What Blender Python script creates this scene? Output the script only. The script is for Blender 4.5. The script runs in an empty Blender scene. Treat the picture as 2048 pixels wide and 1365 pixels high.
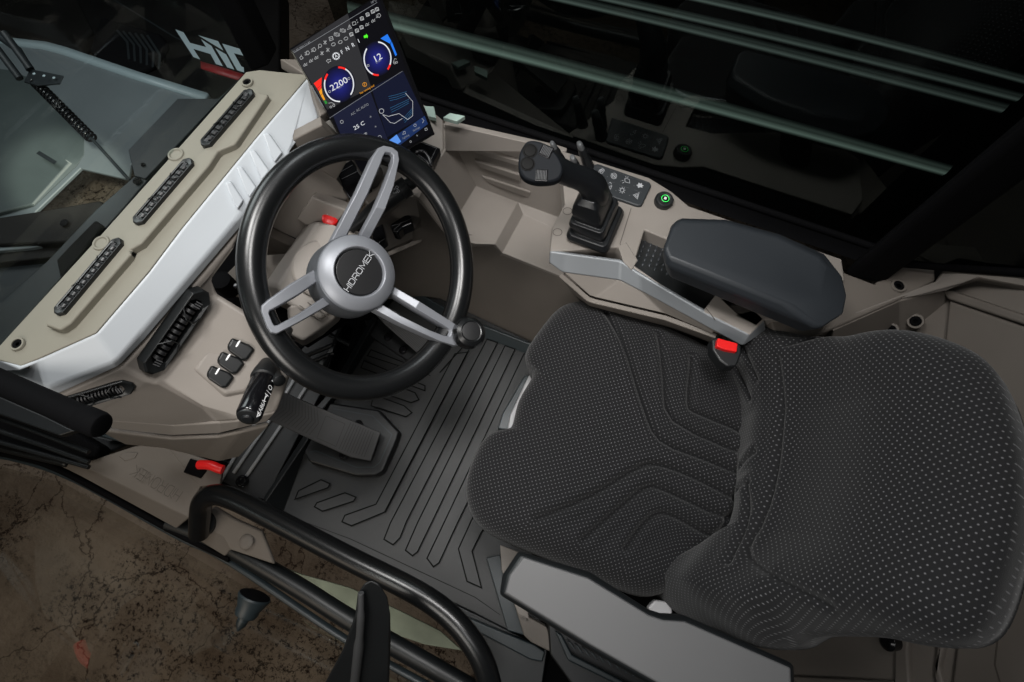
import bpy, bmesh, math, random
import numpy as np
from mathutils import Vector, Matrix
random.seed(3)
S = bpy.context.scene
COL = S.collection
# ---------------------------------------------------------------- camera model (photo is 2048 x 1365)
F, CX, CY, H = 1080.0, 1024.0, 682.5, 1.5
def _ray(x, y): return np.array([(x-CX)/F, -(y-CY)/F, -1.0])
_nad = (1030.0, 1103.0)
_D = _ray(*_nad); _D /= np.linalg.norm(_D)
_a = _ray(*_nad).dot(_D); _b = np.array([-.905/F, .425/F, 0]).dot(_D); _t = -_a/_b
_X = -(_ray(_nad[0]-.905*_t, _nad[1]-.425*_t))*np.sign(_t); _X /= np.linalg.norm(_X)
_Z = -_D; _Y = np.cross(_Z, _X)
R = np.array([_X, _Y, _Z])
EYE = Vector((0, 0, H))
def ray(x, y): return Vector(R @ _ray(x, y))
def P(x, y, z):
    d = ray(x, y); return EYE + d*((z-H)/d.z)
def Q(x, y, pl):            # point where the line of sight meets a plane (point, normal)
    p0, n = pl; d = ray(x, y); return EYE + d*((p0-EYE).dot(n)/d.dot(n))
UP = Vector((0, 0, 1))
def flat(z): return (Vector((0, 0, z)), UP)
def G(p, z=None):           # (x,y) at z / (x,y,z) / plane
    if isinstance(p, Vector): return p
    if len(p) == 3: return P(*p)
    if isinstance(z, tuple): return Q(p[0], p[1], z)
    return P(p[0], p[1], z)
# ---------------------------------------------------------------- materials
def mat(name, col, rough=.5, metal=0, bump=0, bscale=400, var=0, emit=None, es=1, spec=.5, coat=0):
    m = bpy.data.materials.new(name); m.use_nodes = True
    nt = m.node_tree; b = nt.nodes['Principled BSDF']
    c = (*col, 1) if len(col) == 3 else col
    b.inputs['Base Color'].default_value = c
    b.inputs['Roughness'].default_value = rough
    b.inputs['Metallic'].default_value = metal
    b.inputs['Specular IOR Level'].default_value = spec
    b.inputs['Coat Weight'].default_value = coat
    tc = nt.nodes.new('ShaderNodeTexCoord')
    if emit:
        b.inputs['Emission Color'].default_value = (*emit, 1); b.inputs['Emission Strength'].default_value = es
    if bump:
        n = nt.nodes.new('ShaderNodeTexNoise'); n.inputs['Scale'].default_value = bscale; n.inputs['Detail'].default_value = 3
        nt.links.new(tc.outputs['Object'], n.inputs['Vector'])
        bp = nt.nodes.new('ShaderNodeBump'); bp.inputs['Strength'].default_value = bump; bp.inputs['Distance'].default_value = .001
        nt.links.new(n.outputs['Fac'], bp.inputs['Height']); nt.links.new(bp.outputs['Normal'], b.inputs['Normal'])
    if var:
        n2 = nt.nodes.new('ShaderNodeTexNoise'); n2.inputs['Scale'].default_value = 9; n2.inputs['Detail'].default_value = 6
        nt.links.new(tc.outputs['Object'], n2.inputs['Vector'])
        r = nt.nodes.new('ShaderNodeMapRange')
        r.inputs['From Min'].default_value = .3; r.inputs['From Max'].default_value = .7
        r.inputs['To Min'].default_value = 1-var; r.inputs['To Max'].default_value = 1+var
        nt.links.new(n2.outputs['Fac'], r.inputs['Value'])
        mx = nt.nodes.new('ShaderNodeVectorMath'); mx.operation = 'SCALE'; mx.inputs[0].default_value = c[:3]
        nt.links.new(r.outputs[0], mx.inputs['Scale']); nt.links.new(mx.outputs[0], b.inputs['Base Color'])
        rr = nt.nodes.new('ShaderNodeMapRange'); rr.inputs['To Min'].default_value = rough-.05; rr.inputs['To Max'].default_value = rough+.06
        nt.links.new(n2.outputs['Fac'], rr.inputs['Value']); nt.links.new(rr.outputs[0], b.inputs['Roughness'])
    return m
M = {}
M['beige'] = mat('beige_plastic', (.262, .236, .212), .52, bump=.12, bscale=900, var=.05, spec=.35)
M['beige_shade'] = mat('shaded_beige_plastic', (.15, .132, .115), .55, bump=.12, bscale=900, var=.05, spec=.3)  # darker copy of the beige, dimmer light at rear and sill painted in
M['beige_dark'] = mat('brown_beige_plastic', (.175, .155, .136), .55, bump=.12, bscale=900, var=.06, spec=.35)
M['dashtop'] = mat('sand_plastic', (.215, .202, .165), .55, bump=.12, bscale=900, var=.04, spec=.3)
M['white'] = mat('white_trim', (.50, .53, .56), .42, bump=.03, var=.02)
M['silver'] = mat('silver_trim', (.24, .255, .27), .42, metal=.2, bump=.03, var=.03)
M['alu'] = mat('satin_aluminium', (.25, .26, .285), .42, metal=.3, bump=.05, bscale=1500)
M['alu_shade'] = mat('shaded_hub_aluminium', (.13, .14, .155), .40, metal=.35, bump=.05, bscale=1500)  # darker copy of the aluminium, shade on the hub cup painted in
M['rim'] = mat('black_rim_rubber', (.0065, .007, .0075), .27, bump=.015, bscale=1200, spec=.55)
M['black'] = mat('black_plastic', (.010, .011, .012), .42, bump=.1, bscale=900, var=.1)
M['gloss'] = mat('gloss_black', (.006, .006, .007), .14, spec=.5)
M['dull'] = mat('dull_black', (.0025, .0025, .003), .8, spec=.08, var=.1)
M['rubber'] = mat('black_rubber', (.008, .009, .0105), .38, bump=.05)
M['mat'] = mat('floor_mat_rubber', (.0165, .0175, .018), .44, bump=.15, bscale=700, var=.10, spec=.45)
M['matline'] = mat('mat_groove', (.004, .004, .004), .7, spec=.1)
M['pedal'] = mat('pedal_rubber', (.04, .04, .041), .6, bump=.1, var=.06)
M['pedal_line'] = mat('pedal_ridge', (.014, .014, .014), .7)
M['steelgrey'] = mat('grey_rail', (.32, .33, .34), .45)
M['handle_grey'] = mat('handle_grey', (.055, .056, .058), .4)
M['armR'] = mat('slate_armrest', (.022, .026, .031), .46, bump=.05, var=.03)
M['armL'] = mat('grey_armrest', (.105, .105, .107), .47, bump=.05, var=.03)
M['frame'] = mat('black_frame_paint', (.007, .0085, .0095), .40, var=.1)
M['frame_edge'] = mat('dark_slate_edge', (.020, .028, .032), .4)
M['red'] = mat('red_plastic', (.75, .012, .012), .35, emit=(.6, .01, .01), es=.12)
M['red2'] = mat('red_stripe', (.20, .012, .014), .5)
M['key'] = mat('keypad_slate', (.030, .034, .038), .45, var=.03)
M['ink'] = mat('pale_print', (.45, .46, .48), .6)
M['ink_dim'] = mat('dim_print', (.10, .10, .105), .6)
M['white_ink'] = mat('white_print', (.85, .85, .85), .5, emit=(.8, .8, .8), es=.25)
M['greenring'] = mat('green_ring', (.05, .6, .1), .4, emit=(.05, .9, .15), es=.8)
M['capblack'] = mat('hub_cap_black', (.012, .012, .013), .38)
M['switch'] = mat('charcoal_switch', (.010, .011, .0115), .33, spec=.4)
M['ribdark'] = mat('dark_rib', (.03, .032, .035), .5)
M['knurl'] = mat('grey_tip', (.14, .145, .15), .35, metal=.3)
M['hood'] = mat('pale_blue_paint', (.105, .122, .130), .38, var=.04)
M['hood_light'] = mat('pale_blue_highlight', (.24, .30, .32), .4)  # painted highlight along the hood edge, lighter than the hood colour
M['hood_shade'] = mat('shaded_hood_paint', (.045, .058, .058), .5, var=.08)  # shaded copy of the hood paint, shade of the flank put into colour
M['ext_black'] = mat('exterior_black', (.0035, .0033, .0032), .55, var=.25, spec=.12)
M['ext_brown'] = mat('exterior_brown_black', (.006, .0055, .005), .6, var=.2, spec=.12)
M['ext_slate'] = mat('exterior_slate', (.011, .014, .016), .5, var=.15, spec=.25)
M['decal'] = mat('decal_grey', (.33, .40, .43), .5)
M['greenglass'] = mat('green_glass_edge', (.36, .47, .42), .3)
M['seatplate'] = mat('seat_plate', (.42, .42, .43), .4)
M['emboss'] = mat('beige_emboss', (.075, .063, .052), .6)
def glassmat(name, tint, refl, rough=0.0):
    m = bpy.data.materials.new(name); m.use_nodes = True; nt = m.node_tree; nt.nodes.clear()
    o = nt.nodes.new('ShaderNodeOutputMaterial'); mx = nt.nodes.new('ShaderNodeMixShader')
    t = nt.nodes.new('ShaderNodeBsdfTransparent'); t.inputs[0].default_value = (*tint, 1)
    g = nt.nodes.new('ShaderNodeBsdfGlossy'); g.inputs['Roughness'].default_value = rough; g.inputs[0].default_value = (.9, 1, .97, 1)
    mx.inputs[0].default_value = refl
    nt.links.new(t.outputs[0], mx.inputs[1]); nt.links.new(g.outputs[0], mx.inputs[2]); nt.links.new(mx.outputs[0], o.inputs[0]); return m
M['tint'] = glassmat('tinted_window_glass', (.15, .17, .165), .045, .015)
M['clear'] = glassmat('clear_window_glass', (.78, .84, .83), .022)
M['doorglass'] = glassmat('door_window_glass', (.78, .75, .71), .13)
def streakmat(name, col, s):  # glow gradient that paints a blurred light streak across a strip
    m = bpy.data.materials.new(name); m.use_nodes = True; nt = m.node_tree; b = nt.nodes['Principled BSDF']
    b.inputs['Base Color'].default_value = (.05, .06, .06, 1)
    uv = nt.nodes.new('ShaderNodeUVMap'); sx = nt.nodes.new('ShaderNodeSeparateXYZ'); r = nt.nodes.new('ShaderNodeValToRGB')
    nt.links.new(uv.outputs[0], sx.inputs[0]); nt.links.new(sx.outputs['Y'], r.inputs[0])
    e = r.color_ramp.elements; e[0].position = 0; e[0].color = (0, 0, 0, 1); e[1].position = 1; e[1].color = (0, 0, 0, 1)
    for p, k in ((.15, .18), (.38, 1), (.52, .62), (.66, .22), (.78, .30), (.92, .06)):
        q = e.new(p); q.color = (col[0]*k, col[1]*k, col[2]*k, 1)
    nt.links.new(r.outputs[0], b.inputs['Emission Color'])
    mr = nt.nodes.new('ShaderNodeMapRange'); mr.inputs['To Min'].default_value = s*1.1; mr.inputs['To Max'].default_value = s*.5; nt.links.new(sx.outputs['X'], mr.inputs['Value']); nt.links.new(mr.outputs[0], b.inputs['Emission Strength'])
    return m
M['streak'] = streakmat('painted_streak_gradient', (.55, .72, .62), 1.15)
M['streak_dim'] = streakmat('painted_streak_gradient_dim', (.5, .62, .56), .7)
def fabric():
    m = bpy.data.materials.new('dotted_seat_fabric'); m.use_nodes = True; nt = m.node_tree; b = nt.nodes['Principled BSDF']
    L = nt.links.new; N = nt.nodes.new
    uv = N('ShaderNodeUVMap')
    def dots(off):
        a = N('ShaderNodeVectorMath'); a.operation = 'MULTIPLY_ADD'; a.inputs[1].default_value = (1/.0112, 1/.0112, 0); a.inputs[2].default_value = (off, off, 0)
        L(uv.outputs[0], a.inputs[0])
        f = N('ShaderNodeVectorMath'); f.operation = 'FRACTION'; L(a.outputs[0], f.inputs[0])
        s = N('ShaderNodeVectorMath'); s.operation = 'DISTANCE'; s.inputs[1].default_value = (.5, .5, 0); L(f.outputs[0], s.inputs[0])
        return s.outputs['Value']
    mn = N('ShaderNodeMath'); mn.operation = 'MINIMUM'; L(dots(0), mn.inputs[0]); L(dots(.5), mn.inputs[1])
    r = N('ShaderNodeMapRange'); r.interpolation_type = 'SMOOTHSTEP'
    r.inputs['From Min'].default_value = .05; r.inputs['From Max'].default_value = .15; r.inputs['To Min'].default_value = 1; r.inputs['To Max'].default_value = 0
    L(mn.outputs[0], r.inputs['Value'])
    mx = N('ShaderNodeMix'); mx.data_type = 'RGBA'; mx.inputs['A'].default_value = (.0085, .0085, .0095, 1); mx.inputs['B'].default_value = (.125, .125, .13, 1)
    L(r.outputs[0], mx.inputs['Factor']); at_ = N('ShaderNodeAttribute'); at_.attribute_name = 'seam'
    dk_ = N('ShaderNodeMix'); dk_.data_type = 'RGBA'; L(at_.outputs['Fac'], dk_.inputs['Factor']); L(mx.outputs['Result'], dk_.inputs['A']); dk_.inputs['B'].default_value = (.003, .003, .0035, 1)
    L(dk_.outputs['Result'], b.inputs['Base Color'])
    b.inputs['Roughness'].default_value = .85; b.inputs['Specular IOR Level'].default_value = .25
    b.inputs['Sheen Weight'].default_value = .15; b.inputs['Sheen Roughness'].default_value = .5
    w = N('ShaderNodeTexNoise'); w.inputs['Scale'].default_value = 900; tc = N('ShaderNodeTexCoord'); L(tc.outputs['Object'], w.inputs['Vector'])
    bp = N('ShaderNodeBump'); bp.inputs['Strength'].default_value = .35; bp.inputs['Distance'].default_value = .001; L(w.outputs['Fac'], bp.inputs['Height']); L(bp.outputs[0], b.inputs['Normal'])
    return m
M['fabric'] = fabric()
def soil():
    m = bpy.data.materials.new('cracked_soil'); m.use_nodes = True; nt = m.node_tree; b = nt.nodes['Principled BSDF']
    L = nt.links.new; N = nt.nodes.new; tc = N('ShaderNodeTexCoord')
    def noise(sc, d=8, rg=.6):
        n = N('ShaderNodeTexNoise'); n.inputs['Scale'].default_value = sc; n.inputs['Detail'].default_value = d; n.inputs['Roughness'].default_value = rg
        L(tc.outputs['Object'], n.inputs['Vector']); return n
    def ramp(src, p0, p1, c0, c1):
        r = N('ShaderNodeValToRGB'); r.color_ramp.elements[0].position = p0; r.color_ramp.elements[1].position = p1
        r.color_ramp.elements[0].color = (*c0, 1); r.color_ramp.elements[1].color = (*c1, 1); L(src, r.inputs[0]); return r.outputs[0]
    def mul(a, c):
        x = N('ShaderNodeMix'); x.data_type = 'RGBA'; x.blend_type = 'MULTIPLY'; x.inputs['Factor'].default_value = 1; L(a, x.inputs['A']); L(c, x.inputs['B']); return x.outputs['Result']
    base = ramp(noise(1.6).outputs['Fac'], .38, .64, (.13, .10, .075), (.30, .25, .20))
    mask = ramp(noise(2.6, 7).outputs['Fac'], .42, .52, (0, 0, 0), (1, 1, 1))
    sp = noise(38, 8, .85); spots = ramp(sp.outputs['Fac'], .44, .485, (.10, .08, .08), (1, 1, 1))
    mx = N('ShaderNodeMix'); mx.data_type = 'RGBA'; L(mask, mx.inputs['Factor']); mx.inputs['A'].default_value = (1, 1, 1, 1); L(spots, mx.inputs['B'])
    v = N('ShaderNodeTexVoronoi'); v.feature = 'DISTANCE_TO_EDGE'; v.inputs['Scale'].default_value = 2.6
    wa = N('ShaderNodeMix'); wa.data_type = 'VECTOR'; wa.inputs['Factor'].default_value = .13
    wn = noise(11, 7); L(tc.outputs['Object'], wa.inputs['A']); L(wn.outputs['Color'], wa.inputs['B']); L(wa.outputs['Result'], v.inputs['Vector'])
    cr = ramp(v.outputs['Distance'], .001, .010, (.18, .14, .13), (1, 1, 1))
    c = mul(mul(base, mx.outputs['Result']), cr); L(c, b.inputs['Base Color'])
    b.inputs['Roughness'].default_value = .95; b.inputs['Specular IOR Level'].default_value = .1
    bp = N('ShaderNodeBump'); bp.inputs['Strength'].default_value = .9; bp.inputs['Distance'].default_value = .04; L(noise(14, 8, .7).outputs['Fac'], bp.inputs['Height']); L(bp.outputs[0], b.inputs['Normal'])
    return m
M['soil'] = soil()
# ---------------------------------------------------------------- object helpers
def root(name, label, cat, loc=(0, 0, 0), group=None):
    o = bpy.data.objects.new(name, None); COL.objects.link(o); o.location = loc; o.empty_display_size = .02
    o['label'] = label; o['category'] = cat
    if group: o['group'] = group
    return o
def tag(o, label, cat, group=None):
    o['label'] = label; o['category'] = cat
    if group: o['group'] = group
    return o
def link(name, me, m, parent=None, smooth=True):
    o = bpy.data.objects.new(name, me); COL.objects.link(o)
    if m is not None: me.materials.append(M[m])
    if parent is not None:
        o.parent = parent
        if isinstance(parent, bpy.types.Object):
            w = Vector(parent.location)
            if parent.parent is None: o.matrix_parent_inverse = Matrix.Translation(-w)
    if smooth:
        for p in me.polygons: p.use_smooth = True
    return o
def bev(o, w, seg=3, ang=28):
    if w:
        b = o.modifiers.new('Bevel', 'BEVEL'); b.width = w; b.segments = seg; b.limit_method = 'ANGLE'; b.angle_limit = math.radians(ang); b.harden_normals = True
    return o
def subd(o, n=2):
    s = o.modifiers.new('Sub', 'SUBSURF'); s.levels = n; s.render_levels = n; return o
def mesh(name, verts, faces, m, parent=None, b=0, seg=3, smooth=True, fix=True, ang=28):
    me = bpy.data.meshes.new(name); me.from_pydata([tuple(v) for v in verts], [], faces)
    if fix:
        bm = bmesh.new(); bm.from_mesh(me); bmesh.ops.recalc_face_normals(bm, faces=bm.faces); bm.to_mesh(me); bm.free()
    me.update()
    return bev(link(name, me, m, parent, smooth), b, seg, ang)
def prism(name, pts, z, depth, m, parent=None, b=.004, seg=3, flare=0, down=None):
    top = [G(p, z) for p in pts]; n = len(top)
    c = sum(top, Vector())/n
    dn = down if down is not None else Vector((0, 0, -depth))
    bot = [t+dn+(t-c)*flare for t in top]
    faces = [tuple(range(n)), tuple(reversed(range(n, 2*n)))]+[(i, (i+1) % n, n+(i+1) % n, n+i) for i in range(n)]
    return mesh(name, top+bot, faces, m, parent, b, seg)
def prisms(name, lists, z, depth, m, parent=None, b=.003, seg=2):      # repeated surface pattern of ONE part
    V, Fc = [], []
    for pts in lists:
        top = [G(p, z) for p in pts]; n = len(top); k = len(V)
        V += top+[t-Vector((0, 0, depth)) for t in top]
        Fc += [tuple(range(k, k+n)), tuple(reversed(range(k+n, k+2*n)))]+[(k+i, k+(i+1) % n, k+n+(i+1) % n, k+n+i) for i in range(n)]
    return mesh(name, V, Fc, m, parent, b, seg)
def loft(name, rings, m, parent=None, b=0, seg=3, cap=True, sub=0):
    V, Fc = [], []; n = len(rings[0])
    for r in rings: V += [G(p) for p in r]
    for k in range(len(rings)-1):
        for i in range(n):
            j = (i+1) % n; Fc.append((k*n+i, k*n+j, (k+1)*n+j, (k+1)*n+i))
    if cap: Fc += [tuple(range(n)), tuple(reversed(range((len(rings)-1)*n, len(rings)*n)))]
    o = mesh(name, V, Fc, m, parent, b, seg)
    if sub: subd(o, sub)
    return o
def facets(name, verts, faces, m, parent=None, b=.004, thick=0, ang=12):
    o = mesh(name, [G(v) for v in verts], faces, m, parent, 0)
    me = o.data
    if sum(p.normal.z for p in me.polygons) < 0:
        me.flip_normals()
    if thick:
        s = o.modifiers.new('Solid', 'SOLIDIFY'); s.thickness = thick; s.offset = -1
    return bev(o, b, 3, ang)
def smooth_path(pts, k=8, closed=False):
    pts = [Vector(p) for p in pts]; n = len(pts); out = []
    rng = range(n if closed else n-1)
    for i in rng:
        p0 = pts[(i-1) % n] if (closed or i > 0) else pts[0]; p1 = pts[i]; p2 = pts[(i+1) % n]
        p3 = pts[(i+2) % n] if (closed or i < n-2) else pts[-1]
        for j in range(k):
            t = j/k; out.append(.5*((2*p1)+(p2-p0)*t+(2*p0-5*p1+4*p2-p3)*t*t+(3*p1-p0-3*p2+p3)*t**3))
    if not closed: out.append(pts[-1])
    return out
def tube(name, pts, rad, m, parent=None, seg=20, closed=False, cap=True, sq=1.0, nrm=None, dome=False):
    n = len(pts); rads = rad if isinstance(rad, (list, tuple)) else [rad]*n
    V, Fc = [], []; prev = None
    for i, p in enumerate(pts):
        a = pts[(i-1) % n] if (closed or i) else pts[i]; c = pts[(i+1) % n] if (closed or i < n-1) else pts[i]
        t = (c-a).normalized()
        if nrm is not None: u = nrm-t*nrm.dot(t)
        elif prev is None: u = t.orthogonal()
        else: u = prev-t*prev.dot(t)
        u.normalize(); prev = u; w = t.cross(u)
        for k in range(seg):
            an = 2*math.pi*k/seg; V.append(p+u*math.cos(an)*rads[i]*sq+w*math.sin(an)*rads[i])
    for i in range(n if closed else n-1):
        for k in range(seg):
            j = (k+1) % seg; i2 = (i+1) % n; Fc.append((i*seg+k, i*seg+j, i2*seg+j, i2*seg+k))
    if cap and not closed: Fc += [tuple(range(seg)), tuple(reversed(range((n-1)*seg, n*seg)))]
    return mesh(name, V, Fc, m, parent, .0010 if (cap and not closed) else 0, 2, ang=40)
def basis(n, hint=Vector((1, 0, 0))):
    n = n.normalized(); u = (hint-n*hint.dot(n)).normalized(); return u, n.cross(u), n
def lathe(name, c, n, prof, m, parent=None, seg=48, b=.0005, hint=Vector((1, 0, 0)), close=True, el=1.0):
    u, v, n = basis(n, hint); V, Fc = [], []
    for r, h in prof:
        for k in range(seg):
            a = 2*math.pi*k/seg; V.append(c+u*r*math.cos(a)+v*r*el*math.sin(a)+n*h)
    for i in range(len(prof)-1):
        for k in range(seg):
            j = (k+1) % seg; Fc.append((i*seg+k, i*seg+j, (i+1)*seg+j, (i+1)*seg+k))
    if close: Fc += [tuple(range(seg)), tuple(reversed(range((len(prof)-1)*seg, len(prof)*seg)))]
    return mesh(name, V, Fc, m, parent, b, 2)
def ribbon_data(lines, pl, w, off=.0006, closed=False):
    V, Fc = [], []; n = pl[1]
    for ln in lines:
        pts = [G(p, pl) for p in ln]
        cl = len(ln) > 2 and tuple(ln[0]) == tuple(ln[-1])
        if cl: pts = pts[:-1]
        N = len(pts); k = len(V)
        for i, p in enumerate(pts):
            a = pts[(i-1) % N] if (cl or i) else p; c = pts[(i+1) % N] if (cl or i < N-1) else p
            d1 = (p-a); d2 = (c-p)
            d1 = d1.normalized() if d1.length > 1e-9 else d2.normalized(); d2 = d2.normalized() if d2.length > 1e-9 else d1
            t = (d1+d2).normalized(); s = n.cross(t); mi = 1/max(.5, t.dot(d1))
            if not cl and (i == 0 or i == N-1): p = p+t*(w*.45*(-1 if i == 0 else 1))
            V += [p+s*w*.5*mi+n*off, p-s*w*.5*mi+n*off]
        for i in range(N if cl else N-1):
            a = k+2*i; c = k+2*((i+1) % N); Fc.append((a, a+1, c+1, c))
    return V, Fc
def ribbons(name, lines, pl, w, m, parent=None, off=.0006, thick=0):
    if not isinstance(pl, tuple): pl = flat(pl)
    V, Fc = ribbon_data(lines, pl, w, off)
    o = mesh(name, V, Fc, m, parent, fix=False)
    if thick:
        s = o.modifiers.new('Solid', 'SOLIDIFY'); s.thickness = thick; s.offset = -1
    return o
def arc(cx, cy, r, a0, a1, n=24, ry=None, rot=0):
    ry = ry or r; o = []
    for i in range(n+1):
        a = math.radians(a0+(a1-a0)*i/n); x = r*math.cos(a); y = ry*math.sin(a); c, s = math.cos(rot), math.sin(rot)
        o.append((cx+x*c-y*s, cy+x*s+y*c))
    if abs(abs(a1-a0)-360) < 1e-6: o[-1] = o[0]
    return o
_tc = {}
def glyph(txt):
    if txt not in _tc:
        cu = bpy.data.curves.new('t', 'FONT'); cu.body = txt; cu.align_x = 'CENTER'; cu.align_y = 'CENTER'; cu.resolution_u = 3
        ob = bpy.data.objects.new('t', cu); COL.objects.link(ob); bpy.context.view_layer.update()
        me = bpy.data.meshes.new_from_object(ob.evaluated_get(bpy.context.evaluated_depsgraph_get()))
        _tc[txt] = ([v.co.copy() for v in me.vertices], [tuple(p.vertices) for p in me.polygons])
        bpy.data.objects.remove(ob); bpy.data.curves.remove(cu); bpy.data.meshes.remove(me)
    return _tc[txt]
def letters(name, items, pl, m, parent=None, off=.0008):     # items: (text, px, py, dirx, diry, size in px)
    if not isinstance(pl, tuple): pl = flat(pl)
    V, Fc = [], []
    for it in items:
        txt, x, y, dx, dy, s = it[:6]; fl = it[6] if len(it) > 6 else 1
        c = Q(x, y, pl); d = math.hypot(dx, dy); e = Q(x+dx/d*10, y+dy/d*10, pl)
        u = (e-c); k10 = u.length; u.normalize(); v = pl[1].cross(u); sc = k10/10*s
        gv, gf = glyph(txt); k = len(V)
        V += [c+u*g.x*sc*fl+v*g.y*sc+pl[1]*off for g in gv]; Fc += [tuple(k+i for i in f) for f in gf]
    return mesh(name, V, Fc, m, parent, fix=False, smooth=False)
# wide square capitals drawn as strokes on a 1 x 1 box each
WORD = {'H': [[(0, 0), (0, 1)], [(0, .5), (.9, .5)], [(.9, 0), (.9, .78)]],
        'I': [[(0, 0), (0, .66)], [(-.25, .98), (.12, .8)]],
        'D': [[(0, 0), (0, 1), (.75, 1), (.98, .8), (.98, .2), (.75, 0), (0, 0)]],
        'R': [[(0, 0), (0, 1), (.8, 1), (.95, .88), (.95, .55), (.8, .42), (0, .42)], [(.72, .42), (.95, 0)]],
        'O': [[(.2, 0), (.85, 0), (1.05, .2), (1.05, .8), (.85, 1), (.2, 1), (0, .8), (0, .2), (.2, 0)]],
        'M': [[(0, 0), (0, 1), (.6, .25), (1.2, 1), (1.2, 0)]],
        'E': [[(.95, 0), (0, 0), (0, 1), (.95, 1)], [(0, .5), (.9, .5)]],
        'K': [[(0, 0), (0, 1)], [(.95, 1), (.1, .5), (.95, 0)]]}
ADV = {'H': 1.25, 'I': .32, 'D': 1.3, 'R': 1.25, 'O': 1.4, 'M': 1.5, 'E': 1.25, 'K': 1.1}
def wordmark(name, o, u, v, n, w, m, parent, txt='HIDROMEK', thick=0):      # o origin, u advance per unit, v height
    lines = []; x = 0
    for ch in txt:
        for st in WORD[ch]: lines.append([o+u*(x+a)+v*b for a, b in st])
        x += ADV[ch]
    V, Fc = [], []
    for ln in lines:
        vv, ff = ribbon_data([ln], (o, n), w, .0006)
        k = len(V); V += vv; Fc += [tuple(k+i for i in f) for f in ff]
    ob = mesh(name, V, Fc, m, parent, fix=False, smooth=False)
    return ob
def cut(o, pts, z, depth, b=0):
    c = prism('cutter', pts, z, depth, None, None, 0)
    md = o.modifiers.new('b', 'BOOLEAN'); md.object = c; md.solver = 'EXACT'
    while len(o.modifiers) > 1: o.modifiers.remove(o.modifiers[0])
    dg = bpy.context.evaluated_depsgraph_get(); dg.update()
    me = bpy.data.meshes.new_from_object(o.evaluated_get(dg)); o.modifiers.clear(); o.data = me
    bpy.data.objects.remove(c)
    for p in me.polygons: p.use_smooth = True
    return bev(o, b) if b else o
def slab(name, pts, pl, h, m, parent, b=.003, seg=3, inset=0.0):
    lo = [Q(x, y, pl)-pl[1]*.004 for x, y in pts]; c = sum(lo, Vector())/len(lo)
    hi = [l+pl[1]*(h+.004)+(c-l)*inset for l in lo]; n = len(lo)
    return mesh(name, hi+lo, [tuple(range(n)), tuple(reversed(range(n, 2*n)))]+[(i, (i+1) % n, n+(i+1) % n, n+i) for i in range(n)], m, parent, b, seg)
def screw(parent, x, y, z, r=.011, name='screw', ring='beige'):
    c = P(x, y, z)
    w = lathe('screw_cup', c, UP, [(r*1.45, 0), (r*1.35, .003), (r*1.0, .003), (r*.95, -.001)], ring, parent, 28, close=False)
    s = lathe(name, c, UP, [(r*.98, .0005), (r*.9, .002), (r*.45, .002), (r*.4, .0005)], 'dull', w, 24, 0)
    return w
# ================================================================ SETTING
g = mesh('ground', [(-9, -9, -1), (9, -9, -1), (9, 9, -1), (-9, 9, -1)], [(0, 1, 2, 3)], 'soil'); g['kind'] = 'structure'
fl = prism('cab_floor', [(380, 925), (560, 640), (700, 560), (960, 560), (1500, 760), (1500, 1240), (1320, 1420), (1100, 1375), (560, 1045), (440, 990)], -.03, .05, 'dull', None, 0)
fl['kind'] = 'structure'
# ---------------------------------------------------------------- floor mat
mt = root('floor_mat', 'black ribbed rubber floor mat between the pedals and the seat', 'floor mat', P(850, 950, 0))
base = prism('mat_sheet', [(532, 1003), (607, 905), (660, 802), (760, 632), (795, 590), (870, 590), (1075, 688), (1300, 800), (1300, 1180), (1016, 1262), (945, 1225), (700, 1106)], 0, .025, 'mat', mt, .004)
ribs = [[(690, 1031), (752, 1009), (910, 708), (935, 705), (771, 1024), (703, 1052), (684, 1044)],
        [(974, 679), (995, 686), (813, 1043), (800, 1076), (786, 1090), (768, 1079), (781, 1046)],
        [(1010, 692), (1030, 699), (866, 1040), (835, 1104), (825, 1112), (811, 1101), (836, 1044)],
        [(1048, 708), (1075, 718), (918, 1040), (878, 1126), (867, 1134), (854, 1117), (889, 1044)],
        [(1130, 700), (1180, 740), (962, 1066), (944, 1103), (963, 1176), (934, 1163), (917, 1098), (943, 1041)],
        [(590, 999), (597, 982), (642, 960), (660, 968), (656, 976)],
        [(629, 1014), (634, 1006), (690, 986), (712, 995), (707, 1003), (645, 1023)],
        [(762, 760), (830, 786), (838, 800), (822, 806), (752, 782)],
        [(748, 790), (808, 812), (824, 826), (812, 834), (742, 812)],
        [(742, 700), (850, 742), (860, 752), (735, 712)], [(728, 722), (850, 772), (850, 782), (722, 736)],
        [(755, 668), (880, 722), (872, 730), (748, 680)]]
prisms('rib', ribs, .006, .005, 'mat', mt, .0015)
ribbons('groove_line', [r+[r[0]] for r in ribs]+[[(938, 700), (770, 1023)], [(880, 745), (930, 690)]], .0062, .0032, 'matline', mt)
ribbons('seam', [[(570, 1030), (700, 1078), (950, 1195), (1000, 1230)]], .0008, .0012, 'matline', mt)
facets('step', [(531, 1003, .03), (619, 875, .03), (643, 820, .03), (666, 793, .03), (754, 636, .03), (760, 668, .001), (733, 700, .001), (728, 712, .001), (712, 738, .001), (672, 800, .001), (609, 905, .001), (566, 1028, .001)],
       [(0, 1, 10, 11), (1, 2, 3, 9, 10), (3, 4, 5, 6, 7, 8, 9)], 'frame', mt, .003, .02)
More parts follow.
